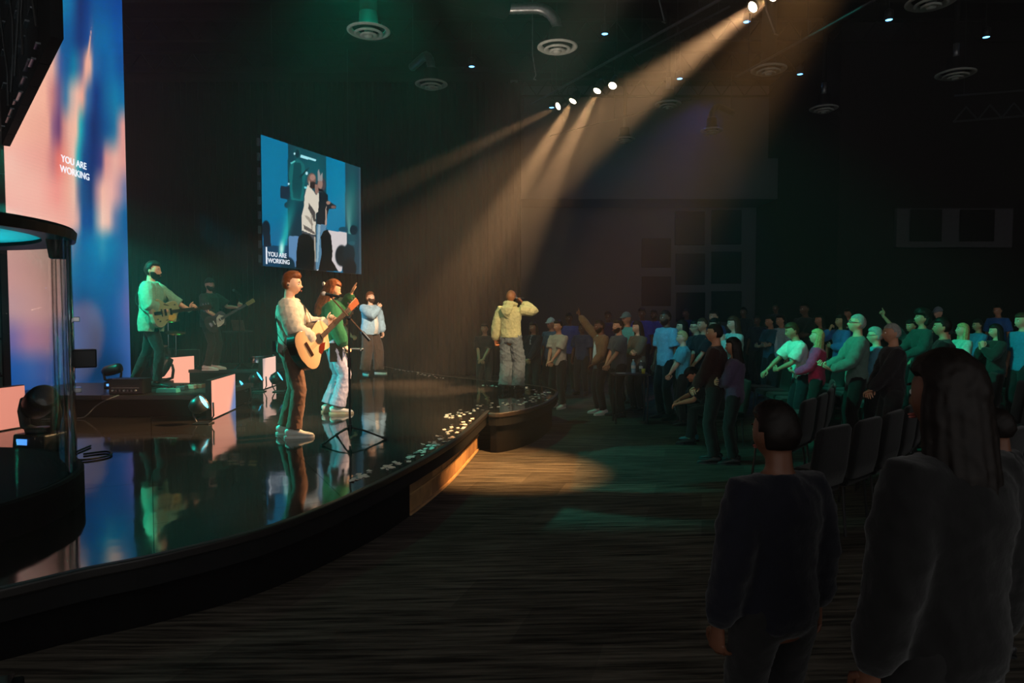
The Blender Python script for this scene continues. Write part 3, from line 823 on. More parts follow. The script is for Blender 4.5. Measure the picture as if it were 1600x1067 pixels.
# ------------------------------------------------------------------ screens
def vmat(name, es):
    m, nt, b = node_mat(name); 
    b.inputs['Base Color'].default_value = (.01, .01, .01, 1); b.inputs['Roughness'].default_value = .6
    at = nt.nodes.new('ShaderNodeVertexColor'); at.layer_name = 'picture'
    nt.links.new(at.outputs[0], b.inputs['Emission Color']); b.inputs['Emission Strength'].default_value = es
    return m
def picture(name, parent, o, du, dv, nu, nv, fn, es, nrm):
    """a grid of lit picture elements; fn(u, v) -> sRGB"""
    us = np.linspace(0, 1, nu + 1); vs_ = np.linspace(0, 1, nv + 1)
    U, Vv = np.meshgrid(us, vs_)
    P = np.array(o)[None, None] + U[..., None] * np.array(du) + Vv[..., None] * np.array(dv)
    idx = np.arange((nu + 1) * (nv + 1)).reshape(nv + 1, nu + 1)
    f = np.stack([idx[:-1, :-1], idx[:-1, 1:], idx[1:, 1:], idx[1:, :-1]], -1).reshape(-1, 4)
    me = bpy.data.meshes.new(name); me.from_pydata(P.reshape(-1, 3).tolist(), [], f.tolist())
    rgb = np.clip(fn(P), 0, 255) / 255.0
    lin = np.where(rgb <= 0.04045, rgb / 12.92, ((rgb + 0.055) / 1.055) ** 2.4)
    ca = me.color_attributes.new('picture', 'FLOAT_COLOR', 'POINT')
    ca.data.foreach_set('color', np.concatenate([lin, np.ones(lin.shape[:2] + (1,))], -1).astype(np.float32).ravel())
    me.materials.append(vmat(name, es)); me.update()
    return link(name, me, parent)
def pixel_of(P):
    cp, sp = math.cos(PITCH), math.sin(PITCH); dz = P[..., 2] - CAMZ
    dep = P[..., 1] * cp - dz * sp; up = P[..., 1] * sp + dz * cp
    return 800 + F * P[..., 0] / dep, 533.5 - F * up / dep
ROWS = [
 (0, [(78, 235, 170, 150), (84, 225, 165, 150), (91, 150, 150, 160), (97, 0, 120, 165), (110, 0, 110, 165), (125, 10, 45, 105), (137, 0, 60, 130), (150, 0, 85, 150), (165, 0, 80, 150), (183, 0, 70, 150)]),
 (60, [(76, 252, 190, 165), (88, 205, 165, 160), (97, 0, 90, 150), (110, 0, 85, 145), (125, 10, 50, 115), (137, 10, 70, 140), (143, 60, 95, 150), (150, 0, 100, 160), (165, 0, 105, 165), (184, 0, 85, 160)]),
 (100, [(60, 252, 190, 165), (82, 240, 180, 160), (95, 60, 90, 150), (105, 0, 90, 150), (115, 0, 120, 160), (128, 90, 95, 140), (135, 235, 165, 145), (141, 240, 180, 160), (147, 40, 100, 160), (160, 0, 90, 155), (175, 0, 105, 165), (187, 0, 80, 150)]),
 (150, [(40, 252, 190, 165), (70, 252, 185, 160), (82, 200, 130, 130), (92, 120, 90, 130), (103, 60, 120, 160), (111, 190, 175, 170), (120, 245, 190, 170), (129, 240, 170, 150), (137, 60, 110, 160), (150, 0, 50, 120), (165, 0, 95, 150), (180, 0, 125, 170), (188, 0, 110, 165)]),
 (200, [(20, 255, 190, 165), (75, 240, 170, 150), (83, 150, 100, 130), (92, 110, 65, 110), (99, 205, 135, 130), (108, 240, 180, 160), (119, 250, 195, 170), (126, 30, 170, 180), (135, 0, 80, 140), (146, 5, 40, 100), (165, 0, 80, 140), (178, 20, 110, 155), (186, 160, 140, 155), (191, 230, 160, 150)]),
 (250, [(20, 250, 185, 170), (70, 240, 165, 150), (83, 205, 125, 125), (92, 235, 120, 110), (105, 240, 160, 140), (115, 240, 200, 180), (122, 30, 170, 180), (131, 0, 70, 130), (145, 0, 45, 110), (158, 60, 60, 120), (165, 220, 150, 145), (180, 240, 180, 165), (192, 230, 160, 150)]),
 (300, [(20, 250, 185, 170), (60, 250, 180, 165), (90, 245, 150, 140), (105, 245, 170, 150), (116, 240, 190, 170), (123, 100, 110, 140), (130, 0, 70, 130), (142, 10, 50, 110), (150, 150, 120, 140), (160, 250, 190, 170), (175, 240, 180, 170), (185, 190, 150, 160), (194, 110, 120, 160)]),
 (345, [(20, 245, 180, 170), (60, 248, 180, 165), (100, 245, 170, 155), (115, 240, 180, 165), (122, 200, 160, 160), (130, 0, 70, 140), (143, 0, 70, 140), (150, 120, 140, 160), (160, 250, 205, 185), (170, 240, 190, 175), (180, 100, 120, 160), (195, 0, 90, 150)]),
 (382, [(20, 240, 175, 165), (90, 240, 170, 155), (105, 220, 150, 140), (115, 80, 100, 145), (130, 0, 80, 150), (150, 0, 110, 165), (160, 40, 130, 170), (172, 0, 110, 165), (196, 30, 90, 150)]),
 (430, [(20, 232, 165, 160), (90, 235, 170, 155), (105, 170, 130, 145), (116, 10, 85, 145), (130, 0, 80, 145), (150, 0, 90, 155), (170, 0, 85, 150), (190, 30, 80, 150), (197, 60, 90, 160)]),
 (480, [(20, 215, 160, 165), (60, 230, 165, 160), (95, 220, 160, 155), (110, 60, 90, 140), (130, 0, 60, 120), (150, 0, 70, 130), (175, 0, 75, 145), (199, 90, 90, 160)]),
 (530, [(20, 130, 110, 170), (45, 190, 130, 160), (75, 190, 130, 150), (90, 80, 100, 160), (110, 0, 90, 150), (130, 0, 70, 125), (150, 0, 55, 100), (175, 0, 70, 135), (200, 60, 90, 160)]),
 (580, [(20, 30, 90, 170), (50, 60, 100, 170), (75, 70, 90, 160), (95, 0, 90, 160), (130, 0, 60, 110), (150, 0, 50, 90), (180, 0, 55, 100), (201, 40, 85, 150)]),
 (640, [(20, 20, 80, 160), (201, 20, 70, 130)])]
def wall_picture(P):
    px, py = pixel_of(P); out = np.zeros(px.shape + (3,))
    lay = []
    for y, r in ROWS:
        xs = [q[0] for q in r]; lay.append([np.interp(px, xs, [q[k] for q in r]) for k in (1, 2, 3)])
    ys = [r[0] for r in ROWS]
    t = np.interp(py, ys, range(len(ys))); i0 = np.clip(np.floor(t).astype(int), 0, len(ys) - 2); fr = t - i0; fr = fr * fr * (3 - 2 * fr)
    for k in range(3):
        st_ = np.stack([l[k] for l in lay]); a = np.take_along_axis(st_, i0[None], 0)[0]; b = np.take_along_axis(st_, i0[None] + 1, 0)[0]
        out[..., k] = a + (b - a) * fr
    # thin bright blade
    c = 143 - np.clip(py - 42, 0, 400) * .118; w = np.clip((py - 42) * .055, 0, 6) ; m = np.exp(-((px - c) / np.maximum(w, .3)) ** 2) * (py > 42) * np.clip((150 - py) / 50, 0, 1)
    out = out * (1 - m[..., None]) + np.array((245, 180, 160)) * m[..., None]
    out *= (1 + .012 * np.sin(P[..., 2] * 120))[..., None]
    return out
lw = tag(link('led_wall', None), 'tall standing screen wall of salmon pink and blue swirls left of the band', 'screen')
XW = -6.75; YA, YB = 9.17, 12.05; ZT = 8.0
for k in range(5):
    for j in range(7):
        h = (ZT - STZ) / 7; d = (YB - YA) / 5
        obj('cabinet', MB().box((XW - .05, YA + d * (k + .5), STZ + h * (j + .5)), (.09, d - .006, h - .006)), M_BLACK, lw)
picture('display_surface', lw, (XW + .002, YA, STZ + .01), (0, YB - YA, 0), (0, 0, ZT - STZ - .01), 130, 330, wall_picture, 1.0, None)
def lettering(name, body, size, origin, right, up, m, parent, bold=0.012, spacing=0.95, depth=.002):
    cu = bpy.data.curves.new(name, 'FONT'); cu.body = body; cu.size = size; cu.offset = size * bold; cu.space_line = spacing; cu.extrude = depth
    o = bpy.data.objects.new('t', cu); C.objects.link(o); bpy.context.view_layer.update()
    me = bpy.data.meshes.new_from_object(o.evaluated_get(bpy.context.evaluated_depsgraph_get())); bpy.data.objects.remove(o)
    me.materials.clear(); me.materials.append(m)
    r = V(right).normalized(); u = V(up).normalized(); n = r.cross(u)
    M = Matrix((r, u, n)).transposed().to_4x4(); M.translation = V(origin)
    me.transform(M)
    return link(name, me, parent)
M_LETTER = mat('lit_letters', (240, 240, 245), emis=(240, 240, 250), es=1.1)
def wallpt(px, py):   # point of the led wall seen at a pixel
    r = ray(px, py); t = XW / r.x; return V((XW, r.y * t, CAMZ + r.z * t))
a = wallpt(95, 252); b = wallpt(94, 268)
lettering('lettering', 'YOU ARE', .145, (XW + .008, a.y, a.z), (0, 1, 0), (0, 0, 1), M_LETTER, lw)
lettering('lettering', 'WORKING', .145, (XW + .008, b.y - .01, b.z), (0, 1, 0), (0, 0, 1), M_LETTER, lw)
# rear support rail at the wall's near edge
M_RAIL = mat('teal_grey_rail', (120, 150, 145), .5, .3)
for z in np.arange(STZ, 7.6, .5):
    obj('support_rail', MB().box((XW - .20, YA - .02, z + .245), (.16, .05, .47)), M_RAIL, lw)
    mb = MB().box((XW - .15, YA - .05, z + .02), (.07, .05, .05)); obj('bracket', mb, M_BLACK, lw)

# side screen
sa = at_y(407.5, 210, 15.6); sb = at_y(408.5, 416, 15.6)
sc_ = at_y(563, 262, 19.12); sd = at_y(564.5, 428, 19.12)
zt = (sa.z + sc_.z) / 2; zb_ = (sb.z + sd.z) / 2
A0 = V((sa.x, sa.y, zb_)); B0 = V((sc_.x, sc_.y, zb_))
SW = (B0 - A0).length; SH = zt - zb_
#print('screen', sa, sc_, sb.z, sd.z, SW, SH)
def pip(px, py, poly):
    ins = np.zeros(px.shape, bool); j = len(poly) - 1
    for i in range(len(poly)):
        xi, yi = poly[i]; xj, yj = poly[j]
        if yi != yj:
            ins ^= ((yi > py) != (yj > py)) & (px < (xj - xi) * (py - yi) / (yj - yi) + xi)
        j = i
    return ins
def screen_picture(P):
    px, py = pixel_of(P); X = (px - 390) * 4.105; Y = (py - 190) * 4.105
    sl = (X - 73) / 640.0
    Yt = Y - 215 * sl * (1 - np.clip((Y - 90) / 850, 0, 1)) - 40 * sl * np.clip((Y - 90) / 850, 0, 1)   # rough level line
    o = np.zeros(px.shape + (3,))
    def put(m, c, a=1.0):
        m = m.astype(float) * a
        o[:] = o * (1 - m[..., None]) + np.array(c, float) * m[..., None]
    def ell(cx, cy, rx, ry, soft=0.25):
        d = np.sqrt(((X - cx) / rx) ** 2 + ((Y - cy) / ry) ** 2); return np.clip((1 + soft - d) / soft, 0, 1)
    def glow(cx, cy, rx, ry): return np.exp(-((X - cx) / rx) ** 2 - ((Y - cy) / ry) ** 2)
    put(X > -1e9, (0, 112, 156))
    put(glow(140, 300, 110, 400), (0, 130, 170), .5)
    put(np.clip((Y - 600) / 500, 0, 1), (0, 70, 130), .5)
    put((X > 245) & (X < 492), (8, 58, 72)); put(glow(400, 330, 120, 160) * ((X > 245) & (X < 492)), (15, 95, 105), .8)
    put((X > 492) & (X < 613), (0, 122, 165)); put(glow(560, 420, 50, 220) * (X > 492) * (X < 613), (0, 140, 180), .5)
    put(X > 613, (28, 62, 78)); put(glow(655, 520, 35, 250) * (X > 613), (20, 105, 105), .8)
    put((Y > 795) & (X < 250), (5, 48, 78), .8)
    put(pip(X, Y, [(326, 212), (426, 241), (424, 256), (324, 228)]), (170, 240, 250))
    put(pip(X, Y, [(325, 410), (368, 420), (366, 432), (325, 425)]), (120, 220, 230))
    # guitarist high behind
    put(ell(306, 205, 20, 34), (20, 85, 90)); put(ell(306, 205, 12, 24), (10, 45, 55)); put(ell(288, 205, 5, 7), (190, 240, 245))
    put(pip(X, Y, [(300, 240), (325, 245), (350, 275), (362, 330), (350, 420), (345, 510), (268, 500), (255, 400), (252, 320), (262, 270)]), (18, 105, 108))
    put(pip(X, Y, [(285, 262), (330, 265), (340, 400), (325, 500), (280, 490), (272, 400)]), (12, 70, 78))
    put(pip(X, Y, [(262, 262), (290, 250), (292, 258), (266, 274)]), (90, 200, 195))
    put(pip(X, Y, [(320, 350), (380, 292), (384, 297), (326, 362)]), (10, 40, 48)); put(ell(366, 331, 7, 9), (190, 240, 250)); put(ell(250, 399, 5, 6), (190, 240, 250))
    put(pip(X, Y, [(198, 408), (256, 420), (256, 500), (238, 498), (196, 490)]), (22, 38, 58)); put(ell(243, 535, 18, 18), (20, 40, 55))
    put(pip(X, Y, [(200, 490), (345, 515), (330, 740), (260, 730), (240, 500)]), (6, 45, 62), .7)
    g = np.exp(-((X - (205 + (830 - Y) * .22)) / (12 + (830 - Y) * .09)) ** 2) * ((Y < 850) & (Y > 430)) * np.clip((Y - 430) / 350, 0, 1)
    put(g, (30, 190, 180), .95); put(glow(205, 815, 15, 45), (200, 255, 245))
    g = np.exp(-((X - (640 - (700 - Y) * .05)) / (10 + np.abs(700 - Y) * .10)) ** 2) * ((Y < 720) & (Y > 380)) * np.clip((Y - 380) / 320, 0, 1)
    put(g, (120, 190, 180), .7)
    # white set pieces
    put(pip(X, Y, [(500, 697), (623, 712), (624, 800), (590, 960), (430, 955), (470, 800)]), (222, 212, 212))
    put(pip(X, Y, [(252, 730), (320, 738), (304, 935), (250, 925)]), (95, 140, 185))
    # woman
    put(pip(X, Y, [(430, 655), (495, 662), (470, 800), (455, 955), (425, 945)]), (90, 135, 165)); put(pip(X, Y, [(440, 660), (455, 662), (440, 900), (428, 900)]), (150, 180, 195))
    put(pip(X, Y, [(432, 470), (470, 440), (503, 470), (500, 560), (494, 664), (430, 656)]), (18, 24, 34))
    put(pip(X, Y, [(486, 560), (494, 540), (497, 660), (484, 665)]), (180, 150, 135))
    put(ell(460, 405, 26, 42), (70, 65, 72)); put(ell(453, 400, 14, 28), (160, 125, 112)); put(pip(X, Y, [(436, 320), (444, 305), (455, 350), (466, 325), (468, 380), (436, 380)]), (150, 150, 150))
    put(pip(X, Y, [(500, 505), (556, 540), (552, 558), (510, 560), (498, 600), (492, 560)]), (20, 28, 40)); put(ell(505, 520, 12, 10), (170, 130, 115)); put(ell(538, 548, 14, 9), (120, 90, 85))
    # man in pale hooded top
    put(pip(X, Y, [(372, 405), (395, 425), (425, 470), (442, 455), (446, 470), (440, 575), (425, 590), (422, 728), (400, 722), (335, 698), (333, 610), (348, 545), (354, 470)]), (226, 216, 198))
    put(pip(X, Y, [(420, 580), (380, 520), (376, 560), (400, 600), (410, 640), (424, 640)]), (60, 55, 55), .9)
    put(pip(X, Y, [(345, 660), (395, 690), (420, 712), (420, 725), (350, 690)]), (70, 62, 60), .8)
    put(pip(X, Y, [(350, 600), (380, 610), (410, 660), (400, 670), (372, 630)]), (150, 138, 125), .8)
    put(pip(X, Y, [(400, 590), (404, 700), (398, 700), (392, 600)]), (120, 110, 100), .6)
    put(pip(X, Y, [(335, 700), (422, 730), (425, 955), (412, 955), (405, 770), (380, 740), (335, 715)]), (70, 72, 78))
    put(pip(X, Y, [(412, 740), (424, 740), (424, 900), (418, 900)]), (185, 175, 160))
    put(ell(398, 372, 25, 38), (120, 88, 80)); put(ell(404, 358, 16, 18), (170, 130, 118)); put(ell(405, 408, 20, 20), (45, 32, 32)); put(pip(X, Y, [(380, 380), (384, 378), (388, 412), (382, 415)]), (200, 185, 170))
    put(pip(X, Y, [(418, 400), (440, 408), (444, 450), (430, 470), (420, 455)]), (150, 112, 100)); put(pip(X, Y, [(440, 425), (474, 440), (472, 452), (440, 442)]), (10, 10, 14))
    # heads of the crowd along the bottom
    put(pip(X, Y, [(312, 740), (345, 715), (385, 725), (412, 765), (418, 860), (412, 960), (298, 940), (300, 840)]), (8, 8, 10))
    put(pip(X, Y, [(455, 740), (475, 700), (500, 692), (522, 730), (532, 830), (528, 890), (570, 960), (440, 960), (462, 850)]), (8, 8, 10))
    put(ell(590, 860, 36, 60), (10, 22, 30)); put(ell(638, 850, 34, 60), (12, 32, 42)); put(ell(640, 940, 40, 55), (8, 16, 24)); put(ell(655, 780, 20, 12), (40, 100, 110), .7); put(ell(668, 695, 22, 28), (14, 36, 48))
    put(ell(105, 690, 24, 50), (8, 22, 38)); put(pip(X, Y, [(85, 700), (130, 700), (138, 800), (90, 800)]), (8, 26, 44)); put(ell(245, 925, 40, 50), (8, 40, 58))
    put(ell(600, 690, 26, 14), (15, 70, 92))
    put(np.clip((X - 700) / 6, 0, 1), (90, 110, 120), .5)
    return o
ls = tag(link('video_screen', None), 'hanging video screen showing a live shot of the bald singer', 'screen')
dirS = (B0 - A0).normalized(); nS = V((dirS.y, -dirS.x, 0))
for k in range(4):
    for j in range(3):
        c = A0 + dirS * (SW * (k + .5) / 4) - nS * .06 + V((0, 0, SH * (j + .5) / 3))
        mb = MB().box((0, 0, 0), (SW / 4 - .004, .10, SH / 3 - .004)); o = obj('cabinet', mb, M_BLACK, ls); o.location = c; o.rotation_euler = (0, 0, math.atan2(dirS.y, dirS.x))
for k in range(9):
    c = A0 - dirS * .03 - nS * .05 + V((0, 0, .16 + k * SH / 9)); o = obj('latch', MB().box((0, 0, 0), (.05, .05, .17)), mat('latch_grey', (105, 112, 125), .5), ls); o.location = c; o.rotation_euler = (0, 0, math.atan2(dirS.y, dirS.x))
picture('display_surface', ls, tuple(A0 + nS * .002), tuple(dirS * SW), (0, 0, SH), 200, 170, screen_picture, 1.0, None)
def scrpt(px, py):
    r = ray(px, py); t = (A0 - V((0, 0, CAMZ))).dot(nS) / r.dot(nS); return V((0, 0, CAMZ)) + r * t + nS * .012
a = scrpt(418, 400); b = scrpt(418, 410)
lettering('lettering', 'YOU ARE', .15, a, dirS, (0, 0, 1), M_LETTER, ls, bold=.008)
lettering('lettering', 'WORKING', .15, b, dirS, (0, 0, 1), M_LETTER, ls, bold=.008)
c = scrpt(415.8, 401); d = scrpt(416, 411)
mb = MB().tube(c + V((0, 0, .22)), d - V((0, 0, .02)), .016, 6); obj('vertical_bar', mb, M_LETTER, ls)
for k in (0.12, 0.88):
    c = A0 + dirS * SW * k - nS * .06; obj('hanging_cable', MB().tube(c + V((0, 0, SH - .1)), V((c.x, c.y, 8.99)), .012, 6), M_BLACK, ls)

# flown fin with its ribbed back toward the house
fin = tag(link('flown_panel', None), 'dark ribbed back of a flown panel at the upper left corner', 'panel')
fc = at_y(78.5, 58, 4.5); fd = V((-.856, 1, 0)).normalized(); fn_ = V((-1, -.856, 0)).normalized()
for k in range(6):
    for j in range(3):
        o = obj('cabinet', MB().box((0, 0, 0), (.62, .07, 1.02)), M_MATTE, fin)
        o.location = fc + fd * (.32 + .64 * k) - fn_ * .04 + V((0, 0, .52 + 1.04 * j)); o.rotation_euler = (0, 0, math.atan2(fd.y, fd.x))
M_RIB1 = mat('rib_metal', (120, 125, 130), .25, .7)
rr = random.Random(3)
for k in range(11):
    for j in range(8):
        if rr.random() < .35: continue
        ln = rr.uniform(.12, .34)
        o = obj('rib', MB().box((0, 0, 0), (ln, .03, .014)), M_RIB1, fin)
        o.location = fc + fd * (.22 + .33 * k + rr.uniform(-.05, .05)) + fn_ * .01 + V((0, 0, .10 + .33 * j + rr.uniform(-.05, .05))); o.rotation_euler = (0, 0, math.atan2(fd.y, fd.x))
for k in range(5):
    s0 = .3 + .6 * k; pts = [fc + fd * (s0 + .1 * math.sin(t * 1.3 + k)) + fn_ * (.04 + .02 * math.sin(t + k)) + V((0, 0, .15 + .3 * t)) for t in range(9)]
    obj('cable', MB().path(pts, .010, 6), M_RUBBER, fin)

# ------------------------------------------------------------------ ceiling gear
def lamp_can(name, p, aim, label, lens_c, es, r=.085, L=.28, hang=None, group=None, yoke=True):
    root = empty(name, p, label, 'stage light', 0, group)
    d = (V(aim) - V(p)).normalized(); R = V((0, 0, -1)).rotation_difference(d).to_matrix().to_4x4()
    mb = MB(); mb.lathe([(0, L), (r * .7, L), (r * .95, L * .75), (r, .05), (r * 1.12, .04), (r * 1.12, -.01), (r * 1.0, -.012), (r, .01), (0, .012)], 20)
    for k in range(4): mb.lathe([(r * 1.02, L * .3 + k * .03), (r * 1.07, L * .3 + k * .03 + .006), (r * 1.02, L * .3 + k * .03 + .012)], 20)
    mb.xf(R); obj('housing', mb, M_BLACK, root, True)
    lm = mat('lens_' + name + str(len(bpy.data.objects)), lens_c, .3, emis=lens_c, es=es)
    mb = MB(); mb.lathe([(0, 0.016), (r * .93, .010), (r * .93, .004), (0, -.006)], 20); mb.xf(R); obj('lens', mb, lm, root, True)
    if hang:
        mb = MB(); s = R.to_3x3() @ V((1, 0, 0)); s.z = 0; s = s.normalized() if s.length > .05 else V((1, 0, 0))
        a = -d * (L * .45); top = V((0, 0, hang - .05)); w = r * 1.35
        mb.path([a + s * w, V((0, 0, .6 * (hang - .05))) + s * w, top + s * w * .8, top - s * w * .8, V((0, 0, .6 * (hang - .05))) - s * w, a - s * w], .009, 6)
        mb.lathe([(0, -.03), (.028, -.03), (.028, .04), (0, .04)], 10, (0, 0, hang - .02))
        obj('yoke', mb, M_BLACK, root)
    return root
words = ['far end of the row, farthest left white beam', 'second of the white row from the left', 'third of the white row, with the bright wide beam', 'fourth of the row, right of the pair', 'near the top edge at the head of the long beam', 'cut by the top edge above the long beam']
for (p, aim), w, L in zip(LAMPPOS, words, LAMPS):
    lamp_can('spotlight', p, aim, 'stage spotlight with glowing lens, ' + w, (255, 225, 190), 14, r=.085, hang=.34)
pA = LAMPPOS[0][0] + V((.4, 1.2, .36)); pB = LAMPPOS[0][0] + (LAMPPOS[-1][0] - LAMPPOS[0][0]) * 1.7 + V((0, 0, .36))
pA = LAMPPOS[0][0] - (LAMPPOS[-1][0] - LAMPPOS[0][0]).normalized() * 1.2 + V((0, 0, .36))
ax_ = (pB - pA).normalized()
for (p, aim), o in zip(LAMPPOS, [q for q in C.objects if q.name.startswith('spotlight') and q.parent is None]):
    top = p + V((0, 0, .34)); near_ = pA + ax_ * (top - pA).dot(ax_)
    obj('clamp_arm', MB().tube(V((0, 0, .34)), near_ - p, .014, 8), M_BLACK, o)
tr = tag(link('lighting_pipe', None), 'long pipe under the ceiling carrying the row of white spotlights', 'pipe')
obj('pipe', MB().tube(pA, pB, .026, 10), M_STEEL, tr)
for k in range(5):
    c = pA.lerp(pB, (k + .5) / 5); obj('drop_rod', MB().tube(c, V((c.x, c.y, 8.99)), .012, 6), M_BLACK, tr)
M_PIPE = mat('dim_pipe', (70, 72, 76), .4, .6)
def pipe(p, q, label, r=.02, z=None):
    t = tag(link('lighting_pipe', None), label, 'pipe'); obj('pipe', MB().tube(p, q, r, 8), M_PIPE, t)
    for k in (0.1, .5, .9):
        c = p.lerp(q, k); obj('drop_rod', MB().tube(c, V((c.x, c.y, 8.99)), .010, 6), M_BLACK, t)
pipe(on_z(1150, 120, 6.2), on_z(1420, -30, 6.2), 'thin ceiling pipe with a green sheen running up to the teal vent')
pipe(on_z(860, 212, 7.0), on_z(1080, 155, 7.0), 'thin ceiling pipe behind the beams, below the far spotlights')
pipe(on_z(990, 88, 7.4), on_z(1140, 10, 7.4), 'thin ceiling pipe left of the long amber beam')
for i, (x0, y0, x1, y1, Y, w) in enumerate([(1030, 0, 1040, 36, 9.5, 'short one at the top edge'), (832, 85, 838, 125, 13, 'one below the middle duct vent'), (1197, 15, 1216, 55, 9.5, 'one just right of the long beam')]):
    a = at_y(x0, y0, Y); b = at_y(x1, y1, Y); a.z = min(a.z, 8.7)
    pts = [V((a.x, Y, 8.8)), a, a.lerp(b, .6) + V((.02, 0, -.1)), b + V((-.05, 0, .02)), b]
    t = obj('cable', MB().path(pts, .011, 6), M_STEEL); tag(t, 'grey cable hanging from the ceiling, ' + w, 'cable')
# round air diffusers on their ducts
M_DIFF = mat('diffuser_paint', (165, 165, 158), .5)
M_DIFFT = M_DIFF
def diffuser(px, py, wpx, label, style=0, dirn=(-1, 0.3)):
    Z = 6.8; p = on_z(px, py, Z); dep = p.y; R = max(.30, wpx / 2 / F * dep)
    root = empty('air_diffuser', p, label, 'air vent')
    for k, (ro, ri, z0) in enumerate(((1.0, .74, 0), (.66, .46, -.045), (.40, .0, -.075))):
        prof = [(R * ro, z0 + .012), (R * ro, z0), (R * (ro * .9), z0 - .022), (R * max(ri, .02) + .004, z0 + .04), (R * max(ri, .02), z0 + .05), (R * ro * .93, z0 + .016), (R * ro, z0 + .012)]
        obj('ring', MB().lathe(prof, 36), M_DIFF, root, True)
    obj('centre_boss', MB().lathe([(0, -.115), (R * .16, -.11), (R * .2, -.08), (R * .2, .02), (0, .03)], 24), M_DIFF, root, True)
    obj('neck', MB().lathe([(R * .70, .045), (R * .45, .14), (R * .42, .32)], 28), M_MATTE, root, True)
    rd = R * .40; zt_ = 1.0
    if style == 0:
        obj('drop_duct', MB().tube((0, 0, .30), (0, 0, 2.19), rd, 20), M_MATTE, root, True)
    elif style == 1:
        d = V((dirn[0], dirn[1], 0)).normalized(); pts = []
        for k in range(26):
            t = k / 25
            a = min(1, t * 2.2) * math.pi / 2
            pts.append(V((0, 0, .30)) + V((0, 0, .42 * math.sin(a))) + d * (.42 * (1 - math.cos(a)) + max(0, t - .4545) * 1.3))
        mb = MB(); rads = [rd * (.62 + (.05 if k % 2 else 0)) for k in range(26)]
        mb.loft(pts, rads, 18, ref=(0.2, 1, 0.1)); obj('flexible_duct', mb, M_DUCT, root, True)
        e_ = pts[-2]; obj('hanger', MB().tube(e_, V((e_.x, e_.y, 2.19)), .012, 6), M_BLACK, root)
    elif style == 2:
        obj('stem', MB().tube((0, 0, .30), (0, 0, .62), .055, 14), M_DUCT, root, True); obj('drop_duct', MB().tube((0, 0, .62), (0, 0, 2.19), .05, 14), M_MATTE, root, True)
    return root
diffuser(576, 49, 66, 'round white ceiling vent at the upper left, in greenish haze', 0)
diffuser(871, 74, 62, 'round ceiling vent at the end of a silver bent duct', 1, (-1, .05))
diffuser(674, 132, 50, 'dim round ceiling vent below and between the two bright ones', 1, (-.5, .9))
diffuser(1201, 109, 54, 'dim round ceiling vent right of the long amber beam', 0)
diffuser(1455, 3, 72, 'round ceiling vent lit teal at the top right', 0)
diffuser(1493, 116, 56, 'dim round ceiling vent at the far right with a teal stem', 2)
diffuser(1287, 170, 42, 'small dim round ceiling vent with a pale stem right of centre', 2)
diffuser(1112, 204, 34, 'small far ceiling vent with a bent pale duct', 1, (.6, .6))
diffuser(976, 218, 32, 'small far ceiling vent behind the amber haze', 2)
diffuser(1044, 163, 40, 'faint ceiling vent inside the long amber beam', 2)
diffuser(1436, 211, 34, 'faintest small ceiling vent, far away at the right above the pale window band', 2)
# crossing duct overhead and truss
t = tag(link('air_duct', None), 'long dark overhead duct crossing above the upper left vents', 'duct')
obj('duct_run', MB().tube(on_z(871, 74, 6.8) + V((-.40, .02, .72)) + V((-.55, 0.03, 0)), on_z(640, -30, 7.6), .19, 20), M_MATTE, t, True)
# small blue house downlights
DL = [(945, 53), (737, 104), (1167, 34), (1389, 31), (1541, 58), (1062, 123), (1250, 116), (1370, 139), (987, 187), (1246, 197), (1411, 212), (862, 168)]
where = ['above and right of the duct-end vent', 'lone one left of the duct-end vent', 'inside the top of the long beam', 'near the top right, left of the far right pair', 'farthest right near the edge', 'within the long beam lower down',
         'right of the dim vent beside the beam', 'third in the diagonal at the right', 'below the white spotlight row', 'small far one below the pale-stem vent', 'smallest far right one above the window band', 'beside the farthest left white spotlight']
M_BLUEL = mat('blue_led', (120, 190, 255), .3, emis=(95, 175, 255), es=7)
for (x, y), w in zip(DL, where):
    p = on_z(x, y, 7.9); root = empty('downlight', p, 'tiny glowing blue house downlight, ' + w, 'ceiling light')
    obj('housing', MB().lathe([(.07, -.005), (.085, -.005), (.085, .18), (.03, .22), (0, .22)], 16), M_BLACK, root, True)
    obj('lens', MB().lathe([(0, .0), (.066, 0), (.066, .012), (0, .012)], 16), M_BLUEL, root)
    obj('stem', MB().tube((0, 0, .2), (0, 0, 1.09), .012, 6), M_BLACK, root)
# zigzag truss, far right
t = tag(link('roof_truss', None), 'faint zigzag roof truss at the far right', 'truss')
p = at_y(1490, 190, 15.0); q = at_y(1640, 178, 15.0)
obj('chord', MB().tube(p, q, .02, 6), M_PIPE, t); up = V((0, 0, .55)); obj('chord', MB().tube(p + up, q + up, .02, 6), M_PIPE, t)
for k in range(4):
    a = p.lerp(q, k / 4); b = p.lerp(q, (k + .5) / 4); c = p.lerp(q, (k + 1) / 4)
    obj('web', MB().tube(a, b + V((0, 0, .3)), .018, 6), M_PIPE, t); obj('web', MB().tube(b + V((0, 0, .3)), c, .018, 6), M_PIPE, t)
for k in (0.1, .9): c = p.lerp(q, k); obj('drop_rod', MB().tube(c + up, V((c.x, c.y, 8.99)), .01, 6), M_BLACK, t)

